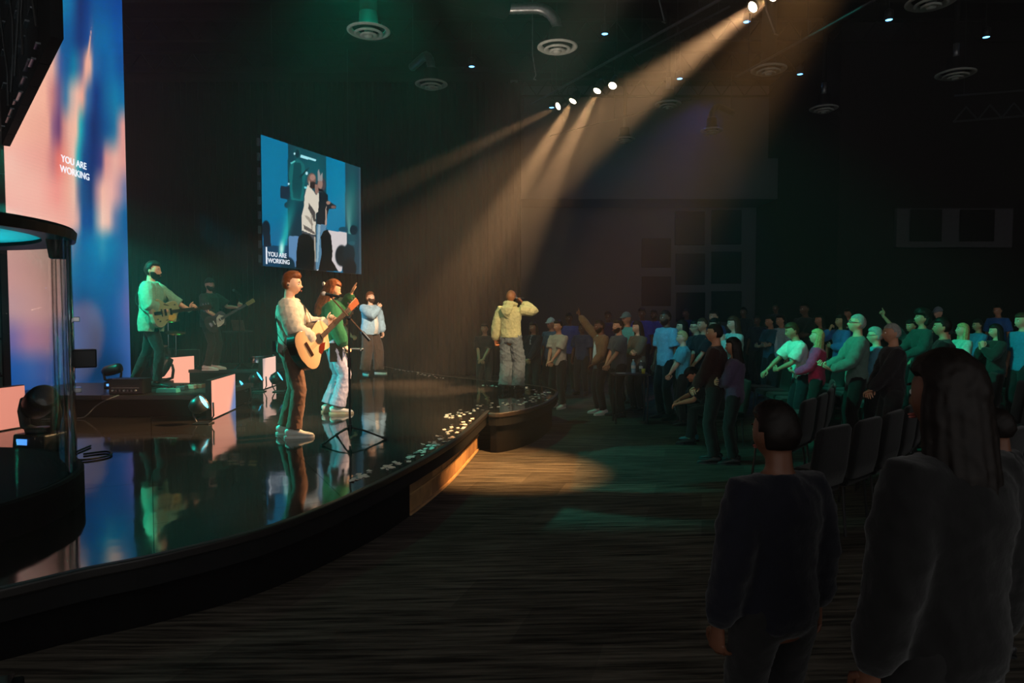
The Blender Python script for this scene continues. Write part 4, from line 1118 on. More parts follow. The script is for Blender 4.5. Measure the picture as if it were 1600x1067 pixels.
# ------------------------------------------------------------------ platforms and stage gear
M_TOP = mat('riser_top', (44, 42, 40), .35, var=.2, scale=4)
def riser(p0, p1, z0, z1, label):
    t = tag(link('riser', None), label, 'platform')
    cx, cy = (p0[0] + p1[0]) / 2, (p0[1] + p1[1]) / 2; w, d = p1[0] - p0[0], p1[1] - p0[1]
    n = max(1, round(w / 1.22))
    for k in range(n): obj('deck', MB().box((p0[0] + w * (k + .5) / n, cy, z1 - .03), (w / n - .004, d, .06)), M_TOP, t, bevel=.006)
    obj('skirt', MB().box((cx, cy, (z0 + z1 - .06) / 2), (w - .05, d - .05, z1 - z0 - .064)), M_DRAPE, t)
    return t
R1 = on_z(331, 655, STZ)
riser((-7.9 + 1.2, 8.78), (-3.93, 10.35), STZ + .001, .83, 'low black riser nearest the camera, carrying the hollow-body guitarist')
riser((-6.25, 12.85), (-4.45, 14.6), STZ + .001, .82, 'low black riser farther back under the guitarist in the cap')
M_SALMON = mat('salmon_lit_face', (250, 180, 155), .5, emis=(252, 184, 160), es=.95)
def grad_panel(parent, a, b, z0, z1, cl, cr_, thick=.07, sharp=.15, pos_=.8):
    d = (b - a).normalized(); nrm = V((d.y, -d.x, 0))
    picture('display_surface', parent, tuple(V((a.x, a.y, z0 + .012)) + nrm * .003), tuple((b - a)), (0, 0, z1 - z0 - .02), 30, 14,
            lambda P: np.array(cl)[None, None] * (1 - (m := 1 / (1 + np.exp(-((np.linspace(0, 1, P.shape[1])[None, :] - pos_ + .22 * (np.linspace(1, 0, P.shape[0])[:, None] * 1.4)) / (sharp / 4)))))[..., None]) + np.array(cr_)[None, None] * m[..., None], 1.1, None)
    mb = MB(); mb.box((0, 0, 0), ((b - a).length, thick, z1 - z0)); o = obj('cabinet', mb, M_BLACK, parent)
    c = (a + b) / 2 - nrm * thick / 2; o.location = (c.x, c.y, (z0 + z1) / 2); o.rotation_euler = (0, 0, math.atan2(d.y, d.x))
    o = obj('foot', MB().box((0, 0, 0), ((b - a).length, .20, .012)), M_BLACK, parent); o.location = (c.x - nrm.x * .06, c.y - nrm.y * .06, z0 + .006); o.rotation_euler = (0, 0, math.atan2(d.y, d.x))
def lpanel(a, b, h, label, c1=(255, 172, 144), c2=(255, 172, 144), z=STZ, **kw):
    t = tag(link('led_panel', None), label, 'light panel'); grad_panel(t, V((a.x, a.y, 0)), V((b.x, b.y, 0)), z + .002, z + h, c1, c2, **kw); return t
lpanel(on_z(331, 656, STZ), on_z(368, 639, STZ), .50, 'salmon glowing low screen panel at the end of the near riser', (255, 168, 140), (100, 125, 180), pos_=1.06)
lpanel(on_z(258, 606, STZ) + V((-.1, 0, 0)), on_z(288, 602, STZ) + V((0, .4, 0)), .53, 'salmon glowing panel standing behind the hollow-body guitarist')
lpanel(on_z(411, 609, STZ), on_z(431, 602, STZ), .55, 'pale pink glowing panel beside the acoustic guitarist', (190, 165, 160), (250, 200, 180), pos_=.2)
a = on_z(-40, 690, STZ); b = on_z(40, 667, STZ)
lpanel(on_z(-60, 685, STZ), b, .50, 'salmon glowing panel behind the clear drum shield at the left edge', (250, 150, 130), (252, 150, 130))

def moving_head(p, rot, tilt, label, s=1.0, display=True):
    t = empty('moving_head_light', p, label, 'stage light', rot); t.scale = (s, s, s)
    obj('base', MB().box((0, 0, .075), (.34, .26, .15), taper=.94), M_BLACK, t, bevel=.015)
    if display:
        md = mat('blue_display', (120, 180, 255), .3, emis=(90, 160, 255), es=1.6)
        obj('display', MB().box((-.06, -.128, .085), (.10, .012, .05), rot=(.12, 0, 0)), md, t)
    mb = MB()
    for sx in (-1, 1): mb.loft([(sx * .06, 0, .17), (sx * .155, 0, .20), (sx * .175, 0, .34), (sx * .16, 0, .44)], [(.045, .03), (.05, .028), (.055, .025), (.04, .02)], 12, ref=(0, 1, 0), cap=(1, 1))
    mb.lathe([(0, .15), (.11, .15), (.12, .19), (0, .2)], 20); obj('yoke', mb, M_BLACK, t, True)
    mb = MB(); mb.loft([(0, 0, -.20), (0, 0, -.15), (0, 0, 0), (0, 0, .12), (0, 0, .19)], [.08, .115, .125, .118, .10], 22, cap=(.4, 0))
    mb.xf(Matrix.Translation((0, 0, .42)) @ Euler(tilt).to_matrix().to_4x4()); h = obj('head', mb, M_BLACK, t, True)
    mb = MB(); mb.lathe([(0, .196), (.085, .192), (.095, .188), (.095, .18), (0, .18)], 22); mb.xf(Matrix.Translation((0, 0, .42)) @ Euler(tilt).to_matrix().to_4x4())
    obj('lens', mb, mat('dark_lens', (60, 62, 70), .08), h, True)
    return t
moving_head(on_z(64, 702, STZ), -.2, (.5, 1.15, 0), 'black moving head light with a blue display seen through the clear shield', 1.12)
moving_head(V((on_z(146, 612, .83).x, on_z(146, 612, .83).y + .45, .83)), .4, (.3, 1.3, 0), 'black moving head light on the near riser against the blue screen', .62)
moving_head(on_z(262, 604, STZ) + V((.1, -.35, 0)), .3, (-.2, .5, 0), 'black moving head light beside the salmon panel behind the guitarist', .95, False)
def par_light(p, aim, label, es=3.0):
    t = empty('par_light', p, label, 'stage light')
    d = (V(aim)).normalized(); R = V((0, 0, -1)).rotation_difference(d).to_matrix().to_4x4(); M = Matrix.Translation((0, 0, .26)) @ R
    mb = MB(); mb.lathe([(0, .16), (.06, .16), (.10, .10), (.105, -.02), (.097, -.02), (.095, .0), (0, .002)], 22); mb.xf(M); obj('housing', mb, M_BLACK, t, True)
    mb = MB(); mb.lathe([(0, .004), (.088, .003), (.088, -.006), (0, -.008)], 22); mb.xf(M); obj('lens', mb, mat('cyan_lens', (90, 220, 255), .3, emis=(70, 205, 255), es=es), t, True)
    mb = MB(); mb.path([(-.12, 0, .26), (-.125, 0, .10), (-.08, 0, .015), (.08, 0, .015), (.125, 0, .10), (.12, 0, .26)], .011, 6); obj('bracket', mb, M_BLACK, t)
    obj('foot', MB().box((0, 0, .008), (.20, .16, .016)), M_BLACK, t, bevel=.004)
    return t
pp = [(on_z(318, 662, STZ), 'small can light with cyan lens in front of the near salmon panel'), (on_z(379, 630, STZ), 'small can light with cyan lens right of the near salmon panel'), (on_z(405, 612, STZ), 'small can light with cyan lens left of the pale pink panel'), (on_z(437, 612, STZ), 'small can light half hidden behind the acoustic guitarist')]
for p, l in pp:
    par_light(p, (.85, .12, .52), l)
for p, _ in pp[:3]:
    spot('par_beam', p + V((.08, -.05, .32)), p + V((1.6, .7, 1.1)), 16, (0, 1.0, .72), 34, .4, .05)

# small gear on the near riser
def on_riser(px, py, z): return on_z(px, py, z)
p = on_z(196, 616, .832)
t = empty('amplifier', (p.x, p.y + .12, .832), 'black amplifier head with white control strip at the riser edge', 'amplifier')
obj('body', MB().box((0, 0, .10), (.44, .24, .20)), M_BLACK, t, bevel=.012)
obj('control_strip', MB().box((0, -.124, .085), (.36, .008, .008)), mat('silver_strip', (170, 168, 160), .4), t)
for k in range(7): obj('knob', MB().lathe([(0, 0), (.014, 0), (.012, -.02), (0, -.02)], 10, (-.16 + .05 * k, -.122, .05), (0, 1, 0)), M_WHITE if k % 3 == 0 else M_STEEL, t)
obj('grille', MB().box((0, -.122, .150), (.38, .008, .07)), mat('grille_cloth', (40, 48, 52), .7), t)
for k, s in enumerate((-1, 1)): obj('corner_cap', MB().box((s * .2, -.11, .19), (.05, .03, .028)), M_RUBBER, t, bevel=.004)
M_PTEAL = mat('teal_pedal', (60, 160, 150), .4); 
for k, (px, py, w, d, m_, l) in enumerate([(263, 613, .28, .12, M_PTEAL, 'long teal effects pedal on the near riser'), (285, 609, .12, .13, M_STEEL, 'small grey effects pedal right of the teal one'), (300, 607, .11, .12, mat('cream_pedal', (170, 160, 140), .4), 'small cream effects pedal on the near riser'), (313, 606, .1, .12, mat('brown_pedal', (110, 80, 60), .4), 'small brown effects pedal nearest the salmon panel')]):
    p = on_z(px, py, .832); t = empty('effects_pedal', (p.x, p.y, .832), l, 'pedal')
    obj('case', MB().box((0, 0, .028), (w, d, .056), taper=.93), m_, t, bevel=.006)
    for q in range(3 if w > .2 else 2): obj('knob', MB().lathe([(0, 0), (.012, 0), (.010, .018), (0, .018)], 10, (-w * .28 + q * w * .28, .02, .055)), M_BLACK, t)
    obj('footswitch', MB().lathe([(0, 0), (.012, 0), (.012, .012), (0, .014)], 10, (0, -d * .28, .055)), M_CHROME, t)
def cable(pts, label, r=.008, m=M_RUBBER): return tag(obj('cable', MB().path(catmull([V(p) for p in pts], 5), r, 6), m), label, 'cable')
c0 = on_z(178, 619, .832); c1 = on_z(133, 652, STZ)
cable([c0 + V((.05, .02, .01)), c0 + V((-.02, -.12, -.03)), V((c0.x - .25, 8.69, .70)), V((c1.x + .1, 8.62, .60)), V((c1.x, 8.6, STZ + .01)), V((c1.x - .4, 8.5, STZ + .01))], 'grey cable sagging down the front of the near riser', m=mat('grey_cable', (90, 90, 92), .5))
q = on_z(140, 715, STZ)
cable([q + V((-.12, .1, .012)), q + V((.03, .22, .012)), q + V((.16, .05, .012)), q + V((.06, -.14, .012)), q + V((-.12, -.12, .012)), q + V((-.22, .02, .012)), q + V((-.3, .5, .012))], 'black cable coiled on the stage beside the clear shield', r=.010)
# laptop on a stand behind
p = on_z(382, 578, .82); p = V((p.x + .25, p.y + .1, STZ)); p = at_y(382, 600, 13.6); p.z = STZ
p.x = at_y(378, 500, 13.6).x
t = empty('laptop_stand', (p.x, 14.9, STZ), 'thin black stand carrying a laptop behind the band', 'stand', .4); LX = at_y(379, 500, 14.9).x; t.location.x = LX
TZ = at_y(379, 517, 14.9).z - STZ
obj('post', MB().tube((0, 0, .02), (0, 0, TZ - .02), .018, 10), M_BLACK, t); obj('tray', MB().box((-.1, 0, TZ - .012), (.62, .34, .02)), M_BLACK, t, bevel=.004)
for a in range(3): obj('leg', MB().tube((0, 0, .16), (.26 * math.cos(2.1 * a), .26 * math.sin(2.1 * a), .008), .010, 6), M_BLACK, t)
t2 = empty('laptop', (LX + .02, 14.88, STZ + TZ), 'open grey laptop on a thin stand behind the band', 'laptop', 2.75)
obj('base', MB().box((0, 0, .008), (.34, .24, .014)), M_BLACK, t2, bevel=.003); M_LID = mat('laptop_lid', (150, 120, 105), .4, .3)
obj('lid', MB().box((0, .15, .125), (.34, .008, .24), rot=(-.28, 0, 0)), M_LID, t2, bevel=.003)
# drum kit corner peeking right of the screen wall
dk = at_y(212, 560, 12.35)
t = empty('drum_kit', (dk.x + .22, 13.3, STZ), 'dark drum kit half hidden behind the tall screen wall', 'drum kit')
M_CYM = mat('cymbal_brass', (200, 150, 80), .25, .9); M_SHELL = mat('drum_shell', (50, 40, 38), .3)
M_SKIN = mat('drum_head', (150, 140, 125), .6)
for (x, y, z, r, h, tl) in ((-.15, -.3, .62, .18, .16, .15), (.15, .3, .45, .20, .32, 0), (-.35, .2, .45, .22, .36, 0)):
    Mx = Matrix.Translation((x, y, z)) @ Euler((tl, 0, 0)).to_matrix().to_4x4(); mb = MB(); mb.lathe([(r, -h / 2), (r * 1.03, -h / 2 + .01), (r, -h / 2 + .02), (r, h / 2 - .02), (r * 1.03, h / 2 - .01), (r, h / 2)], 24); mb.xf(Mx); s_ = obj('drum', mb, M_SHELL, t, True)
    mb = MB(); mb.lathe([(0, h / 2 - .004), (r * .98, h / 2 - .004), (r * .98, h / 2 - .012), (0, h / 2 - .012)], 24); mb.xf(Mx); obj('drum_head', mb, M_SKIN, s_)
    obj('drum_leg', MB().tube((x + r * .7, y, z), (x + r * 1.2, y, .005), .010, 6), M_CHROME, t)
    obj('drum_leg', MB().tube((x - r * .7, y, z), (x - r * 1.2, y + .1, .005), .010, 6), M_CHROME, t)
    obj('drum_leg', MB().tube((x, y - r * .7, z), (x, y - r * 1.2, .005), .010, 6), M_CHROME, t)
for (x, y, z, r) in ((-.05, -.1, 1.22, .22), (.22, -.35, .98, .18)):
    mb = MB(); mb.lathe([(0, .022), (.03, .02), (.05, .006), (r, -.012), (r, -.014), (.05, .003), (0, .01)], 28); mb.xf(Matrix.Translation((x, y, z)) @ Euler((.22, .12, 0)).to_matrix().to_4x4()); obj('cymbal', mb, M_CYM, t, True)
    obj('cymbal_stand', MB().tube((x, y, z), (x, y, .02), .011, 8), M_CHROME, t)
    for a in range(3): obj('stand_leg', MB().tube((x, y, .22), (x + .2 * math.cos(2.1 * a), y + .2 * math.sin(2.1 * a), .008), .009, 6), M_CHROME, t)
# cluster of small drums / chrome hardware and bottle beside the pink panel
p = on_z(378, 580, .822)
t = empty('snare_drum', (-4.95, 13.35, .822), 'small chrome drum standing on the back riser', 'drum')
obj('shell', MB().lathe([(.0, .09), (.15, .09), (.155, .10), (.15, .11), (.15, .21), (.155, .22), (.15, .23), (0, .228)], 26), M_CHROME, t, True)
for a in range(3): obj('leg', MB().tube((.12 * math.cos(2.1 * a), .12 * math.sin(2.1 * a), .10), (.2 * math.cos(2.1 * a), .2 * math.sin(2.1 * a), .006), .010, 6), M_STEEL, t)
def bottle(p, label, m, s=1.0):
    t = empty('water_bottle', p, label, 'bottle'); t.scale = (s, s, s)
    obj('body', MB().lathe([(0, 0), (.033, 0), (.035, .01), (.035, .05), (.032, .06), (.035, .07), (.035, .13), (.030, .16), (.013, .185), (.013, .20)], 18), m, t, True)
    obj('label_band', MB().lathe([(.0352, .075), (.0356, .076), (.0356, .122), (.0352, .123)], 18), M_WHITE, t, True)
    obj('lid', MB().lathe([(0, .218), (.015, .216), (.016, .198), (0, .197)], 14), M_WHITE, t, True)
M_BOT = mat('clear_bottle', (110, 160, 185), .15, spec=.8)
bottle((-4.62, 13.2, .822), 'plastic water bottle on the back riser near the pink panel', M_BOT, 1.2)
# mic stand
def mic(parent, a, d, m=M_BLACK, s=1.0, ball=M_STEEL):
    """hand-held microphone as part: head at a, handle along d"""
    d = V(d).normalized(); Rm = V((0, 0, 1)).rotation_difference(d).to_matrix().to_4x4(); M = Matrix.Translation(a) @ Rm
    mb = MB(); mb.lathe([(0, .17), (.011, .17), (.013, .15), (.017, .03), (.019, .02)], 14); mb.xf(M); o = obj('handle', mb, m, parent, True)
    mb = MB(); mb.sphere((0, 0, 0), .026, 14, 10); mb.xf(M); obj('grille', mb, ball, parent, True)
ms = on_z(547, 688, STZ); ms = V((ms.x, ms.y, STZ))
t = empty('microphone_stand', ms, 'black boom microphone stand in front of the woman in green', 'microphone stand')
for a in (.15, 2.2, 4.1):
    obj('leg', MB().path([(0, 0, .14), (.15 * math.cos(a), .15 * math.sin(a), .10), (.36 * math.cos(a), .36 * math.sin(a), .012)], .010, 8), M_BLACK, t)
    obj('rubber_foot', MB().tube((.33 * math.cos(a), .33 * math.sin(a), .022), (.38 * math.cos(a), .38 * math.sin(a), .008), .014, 8), M_RUBBER, t)
zc = at_y(548, 497, ms.y).z - STZ
obj('pole', MB().tube((0, 0, .06), (0, 0, zc), .012, 10), M_BLACK, t)
obj('collar', MB().lathe([(0, .10), (.022, .10), (.022, .17), (0, .17)], 12), M_BLACK, t); obj('clutch', MB().lathe([(0, zc * .6), (.02, zc * .6), (.02, zc * .6 + .1), (0, zc * .6 + .1)], 12), M_BLACK, t)
b0 = at_y(569, 522, ms.y) - ms; b1 = at_y(517, 464, ms.y) - ms
obj('boom', MB().tube(b0, b1, .0085, 8), mat('boom_metal', (110, 80, 60), .3, .6), t); obj('counterweight', MB().tube(b0 + (b0 - b1).normalized() * -.03, b0 + (b0 - b1).normalized() * .09, .018, 10), M_BLACK, t)
obj('boom_clutch', MB().sphere((b0.x * 0, 0, zc), .024, 10, 8), M_BLACK, t)
m2 = empty('microphone', b1 + ms, 'black microphone with a pale foam tip clipped to the boom stand', 'microphone')
h0 = at_y(506, 459, ms.y) - at_y(517, 464, ms.y)
mic(m2, h0, V((.17, 0, -.03)), ball=mat('pale_foam', (190, 175, 165), .8))
obj('clip', MB().tube((0, 0, -.01), V((.02, 0, .03)), .016, 8), M_BLACK, m2)

q3 = at_y(372, 470, 12.9); t = empty('microphone_stand', (q3.x, 12.95, .822), 'thin black microphone stand by the headstock of the guitarist in the cap', 'microphone stand')
zc3 = at_y(372, 470, 12.95).z - .822
obj('pole', MB().tube((0, 0, .05), (0, 0, zc3), .010, 8), M_BLACK, t); obj('boom', MB().tube((.03, 0, zc3 - .06), (-.06, 0, zc3 + .16), .008, 8), M_BLACK, t)
for a in range(3): obj('leg', MB().tube((0, 0, .12), (.22 * math.cos(2.1 * a + .5), .22 * math.sin(2.1 * a + .5), .010), .010, 8), M_BLACK, t)
mic(t, V((-.10, 0, zc3 + .20)), V((.5, 0, -.35)))
# ------------------------------------------------------------------ clear drum shield at the left
SCN = V((-4.36, 4.28)); SR = 1.36
t = empty('drum_shield', (SCN.x, SCN.y, STZ), 'round clear acrylic booth with black ring top and base at the left edge', 'booth')
obj('base', MB().lathe([(0, .0), (1.40, .0), (1.40, .21), (1.385, .225), (0, .225)], 72), M_MATTE, t, False)
M_ACR = bpy.data.materials.new('clear_acrylic'); M_ACR.use_nodes = True; nt = M_ACR.node_tree; nt.nodes.remove(nt.nodes['Principled BSDF'])
gl = nt.nodes.new('ShaderNodeBsdfGlossy'); gl.inputs['Roughness'].default_value = .02; trn = nt.nodes.new('ShaderNodeBsdfTransparent'); trn.inputs[0].default_value = (.94, .965, .96, 1)
lwt = nt.nodes.new('ShaderNodeLayerWeight'); lwt.inputs[0].default_value = .5
fr_ = nt.nodes.new('ShaderNodeMath'); fr_.operation = 'POWER'; fr_.inputs[1].default_value = 4.5; nt.links.new(lwt.outputs['Facing'], fr_.inputs[0]); mxs = nt.nodes.new('ShaderNodeMixShader')
nzt = nt.nodes.new('ShaderNodeTexNoise'); nzt.inputs['Scale'].default_value = 3.0; bnp = nt.nodes.new('ShaderNodeBump'); bnp.inputs['Strength'].default_value = .1; nt.links.new(nzt.outputs['Fac'], bnp.inputs['Height']); nt.links.new(bnp.outputs[0], gl.inputs['Normal'])
nt.links.new(fr_.outputs[0], mxs.inputs[0]); nt.links.new(trn.outputs[0], mxs.inputs[1]); nt.links.new(gl.outputs[0], mxs.inputs[2]); nt.links.new(mxs.outputs[0], nt.nodes['Material Output'].inputs[0])
ztop = 1.87
NP = 9
for k in range(NP):
    a0 = 2 * math.pi * k / NP + .30; a1 = 2 * math.pi * (k + 1) / NP + .30 - .006; mb = MB(); n = 12; vs = []
    for r_ in (SR, SR - .012):
        for z in (.225, ztop):
            for i in range(n + 1):
                a = a0 + (a1 - a0) * i / n; vs.append((r_ * math.cos(a), r_ * math.sin(a), z))
    fs = []; m_ = n + 1
    for i in range(n): fs += [(i, i + 1, m_ + i + 1, m_ + i), (2 * m_ + i + 1, 2 * m_ + i, 3 * m_ + i, 3 * m_ + i + 1), (m_ + i, m_ + i + 1, 3 * m_ + i + 1, 3 * m_ + i), (i + 1, i, 2 * m_ + i, 2 * m_ + i + 1)]
    fs += [(0, m_, 3 * m_, 2 * m_), (n, 2 * m_ + n, 3 * m_ + n, m_ + n)]
    mb.add(vs, fs); obj('acrylic_panel', mb, M_ACR, t, True)
obj('top_ring', MB().lathe([(1.18, ztop + .0), (1.385, ztop - .01), (1.395, ztop + .05), (1.38, ztop + .07), (1.18, ztop + .06), (1.20, ztop)], 72), M_BLACK, t, False)
M_LIDT = mat('teal_tinted_lid', (10, 150, 165), .08, coat=.6, emis=(0, 150, 175), es=.0)
obj('lid', MB().lathe([(0, ztop + .045), (1.22, ztop + .045), (1.22, ztop + .03), (0, ztop + .03)], 64), mat('milky_lid', (205, 215, 215), .5, 0, var=.1, scale=2), t)
spot('booth_fill', (SCN.x + .5, SCN.y + .7, STZ + .9), (SCN.x + .25, SCN.y + .3, STZ + 2.0), 55, (0, .85, 1.0), 120, .9, .05)  # unseen lamp added inside the booth to give the lid its teal glow
for aa in (math.radians(31),):
    c = V((math.cos(aa), math.sin(aa), 0)); obj('clamp', MB().box(c * 1.28 + V((0, 0, ztop - .06)), (.12, .10, .15), rot=(0, 0, aa), taper=1.3), M_BLACK, t, bevel=.01)
for aa in (math.radians(36.5), math.radians(28)):
    c = V((math.cos(aa), math.sin(aa), 0)) * (SR - .02); obj('edge_post', MB().tube(c + V((0, 0, .22)), c + V((0, 0, ztop)), .014, 8), mat('bright_edge', (120, 130, 140), .15, .7), t)
for z in (1.30, .78):
    c = V((math.cos(math.radians(33)), math.sin(math.radians(33)), 0)) * (SR + .01)
    obj('hinge', MB().box(c + V((0, 0, z)), (.05, .12, .035), rot=(0, 0, math.radians(33))), M_CHROME, t, bevel=.004)
obj('latch_box', MB().box(V((math.cos(math.radians(40)), math.sin(math.radians(40)), 0)) * (SR + .06) + V((0, 0, 1.0)), (.18, .12, .14), rot=(0, 0, .6)), M_BLACK, t, bevel=.01)
p = on_z(2, 700, STZ); t = empty('equipment_case', (-4.75, 5.0, STZ + .226), 'tall dark case with teal trim inside the clear booth', 'case', .1)
obj('body', MB().box((0, 0, .44), (.50, .45, .86)), M_BLACK, t, bevel=.01); obj('trim', MB().box((0, -.228, .44), (.42, .012, .7)), mat('teal_case_panel', (20, 60, 62), .5), t); obj('lid', MB().box((0, 0, .885), (.52, .47, .03)), M_RUBBER, t, bevel=.006)

# ------------------------------------------------------------------ dark gear on the floor, lower left
p = on_z(50, 1000, .35)
t = empty('floor_case', (-2.05, 2.35, ground(-2.05, 2.35)), 'low black case with a glossy sloped lid on the floor at the lower left corner', 'case', .5)
obj('body', MB().box((0, 0, .14), (.5, .36, .28)), M_MATTE, t, bevel=.01); obj('lid', MB().box((0, 0, .30), (.44, .32, .018), rot=(-.05, .0, 0)), mat('gloss_black', (10, 10, 10), .06, coat=1.0), t)
obj('handle', MB().path([(-.08, -.18, .16), (-.07, -.215, .16), (.07, -.215, .16), (.08, -.18, .16)], .010, 8), M_STEEL, t)

# ------------------------------------------------------------------ instruments
def guitar(kind, M, root_loc, rotz, k, label, parent=None):
    """local: body centre at origin, neck along +X, face +Z"""
    t = empty('guitar', root_loc, label, 'guitar', rotz); t.scale = (k, k, k)
    def outline(L, wl, wu, ww, cut=False, n=64):
        tab = [(0, 0), (.012, .40), (.05, .72), (.12, .93), (.20, 1.0), (.30, .95), (.40, 'w'), (.48, 'w'), (.58, .80), (.68, .96), (.77, 1.0), (.87, .92), (.94, .72), (.985, .40), (1, 0)]
        us = [a for a, _ in tab]; hs = [(ww if b == 'w' else (b * (wu if a < .39 else wl))) for a, b in tab]
        pts = []
        for i in range(n):
            a = 2 * math.pi * i / n; c, s = math.cos(a), math.sin(a)
            x = c * L / 2; u = (1 - c) / 2
            w = sum(float(np.interp(min(1, max(0, u + dd)), us, hs)) for dd in (-.02, 0, .02)) / 3 * (0 if abs(s) < 1e-6 else 1)
            if cut and s < 0 and u < .26: w *= .22 + .78 * sm(.08, .24, u)
            pts.append((x, math.copysign(w, s)))
        return pts
    def P(name, mb, m, par=t, smooth=False, bevel=0):
        mb.xf(M); return obj(name, mb, m, par, smooth, bevel=bevel)
    if kind == 'acoustic':
        o = outline(.50, .205, .150, .125, True); top = mat('spruce_top', (214, 172, 128), .35, var=.06, scale=3, stretch=(1, 20, 1), coat=.4); sid = mat('dark_side_wood', (48, 24, 16), .3, coat=.4)
        P('sides', MB().prism(o, -.055, .049), sid, bevel=.004); P('soundboard', MB().prism([(x * .985, y * .975) for x, y in o], .0495, .054), top)
        P('sound_hole', MB().lathe([(0, .0555), (.048, .0555), (.048, .054), (0, .054)], 24, (.07, 0, 0)), mat('hole_dark', (14, 8, 6), .8))
        P('rosette', MB().lathe([(.049, .0553), (.058, .0553), (.058, .054), (.049, .054)], 24, (.07, 0, 0)), mat('rosette', (90, 50, 30), .5))
        P('pickguard', MB().prism([(.07, -.05), (.02, -.055), (-.02, -.10), (.0, -.135), (.06, -.12), (.115, -.07)], .054, .0556), mat('tortoise', (96, 30, 16), .2))
        P('bridge', MB().box((-.11, 0, .059), (.03, .15, .010)), sid); ns = .22; nl = .40; th = .045; hw = M_NECK
    elif kind == 'hollow':
        o = outline(.46, .195, .145, .12, True); top = mat('pale_green_top', (150, 160, 120), .2, var=.05, coat=.8)
        P('sides', MB().prism(o, -.035, .029), mat('cream_binding', (190, 180, 150), .4), bevel=.004); P('soundboard', MB().prism([(x * .97, y * .96) for x, y in o], .0295, .034), top)
        P('pickguard', MB().prism([(.13, -.03), (.02, -.045), (.0, -.10), (.06, -.135), (.13, -.09)], .036, .040), mat('gold_guard', (200, 175, 90), .3))
        for x in (.06, -.03): P('pickup', MB().box((x, 0, .040), (.035, .09, .012)), M_CHROME)
        P('tailpiece', MB().box((-.15, 0, .038), (.12, .045, .008)), M_CHROME); P('bridge', MB().box((-.085, 0, .040), (.012, .10, .012)), M_BLACK)
        for q, (x, y) in enumerate(((-.14, -.11), (-.17, -.08), (.14, .09))): P('knob', MB().lathe([(0, .034), (.011, .034), (.010, .050), (0, .051)], 12, (x, y, 0)), M_CHROME)
        for s in (-1, 1): P('f_hole', MB().prism([(-.04, s * .105), (-.02, s * .115), (.04, s * .095), (.06, s * .085), (.03, s * .085), (-.02, s * .10)][::s], .034, .0348), M_BLACK)
        ns = .20; nl = .42; th = .02
    else:
        o = outline(.43, .165, .145, .115, True); top = mat('dark_sunburst', (44, 26, 22), .2, coat=.8)
        P('body_wood', MB().prism(o, -.022, .022), top, bevel=.006)
        P('pickguard', MB().prism([(.18, .01), (.10, .09), (.03, .06), (-.02, -.03), (-.04, -.10), (.02, -.11), (.10, -.09)], .0222, .026), mat('white_guard', (215, 205, 190), .3))
        for x in (.08, .02, -.05): P('pickup', MB().box((x, 0, .029), (.018, .08, .010)), M_WHITE)
        P('bridge', MB().box((-.12, 0, .028), (.04, .075, .012)), M_CHROME); ns = .17; nl = .46; th = .015
    P('neck', MB().loft([(ns - .03, 0, th), (ns + nl * .5, 0, th + .004), (ns + nl, 0, th + .004)], [(.028, .014), (.025, .012), (.022, .011)], 12, ref=(0, 1, 0)), M_NECK, smooth=True)
    P('fretboard', MB().box((ns + nl / 2 - .06, 0, th + .014), (nl + .12, .048, .007)), M_FRET)
    nk = P('frets', MB(), M_CHROME) if False else None
    mb = MB()
    for q in range(16): mb.box((ns + nl - (nl + .1) * (1 - .943 ** q), 0, th + .0185), (.002, .046, .002))
    P('fret_wires', mb, M_CHROME)
    P('headstock', MB().prism([(ns + nl - .005, -.024), (ns + nl + .03, -.036), (ns + nl + .17, -.040), (ns + nl + .18, .0), (ns + nl + .17, .040), (ns + nl + .03, .036), (ns + nl - .005, .024)], th - .002, th + .012), {'bass': M_NECKL, 'hollow': M_FRET}.get(kind, M_HEADST), bevel=.003)
    for s in (-1, 1):
        for q in range(3): P('tuning_peg', MB().tube((ns + nl + .04 + .05 * q, s * .034, th + .004), (ns + nl + .04 + .05 * q, s * .062, th + .004), .007, 8), M_CHROME)
    mb = MB()
    for q in range(6):
        y = -.018 + .0072 * q; mb.box(((ns + nl - .10) / 2, y, th + .024 + (.012 if kind != 'bass' else .0)), (ns + nl + .10, .0009, .0009))
    P('strings', mb, M_CHROME)
    return t
M_NECK = mat('neck_wood', (120, 70, 40), .4); M_NECKL = mat('maple_neck', (205, 160, 100), .35); M_FRET = mat('fretboard_wood', (48, 28, 18), .5); M_HEADST = mat('headstock_wood', (130, 66, 34), .35)
def gmat(c, d, n):
    d = V(d).normalized(); n = V(n); n = (n - d * n.dot(d)).normalized(); y = n.cross(d)
    M = Matrix((d, y, n)).transposed().to_4x4(); M.translation = V(c); return M
def strap(pts, parent, m, w=.022):
    mb = MB(); mb.loft(catmull([V(p) for p in pts], 4), [(w, .003)] * ((len(pts) - 1) * 4 + 1), 8, ref=(1, 0, .2)); return obj('strap', mb, m, parent, True)

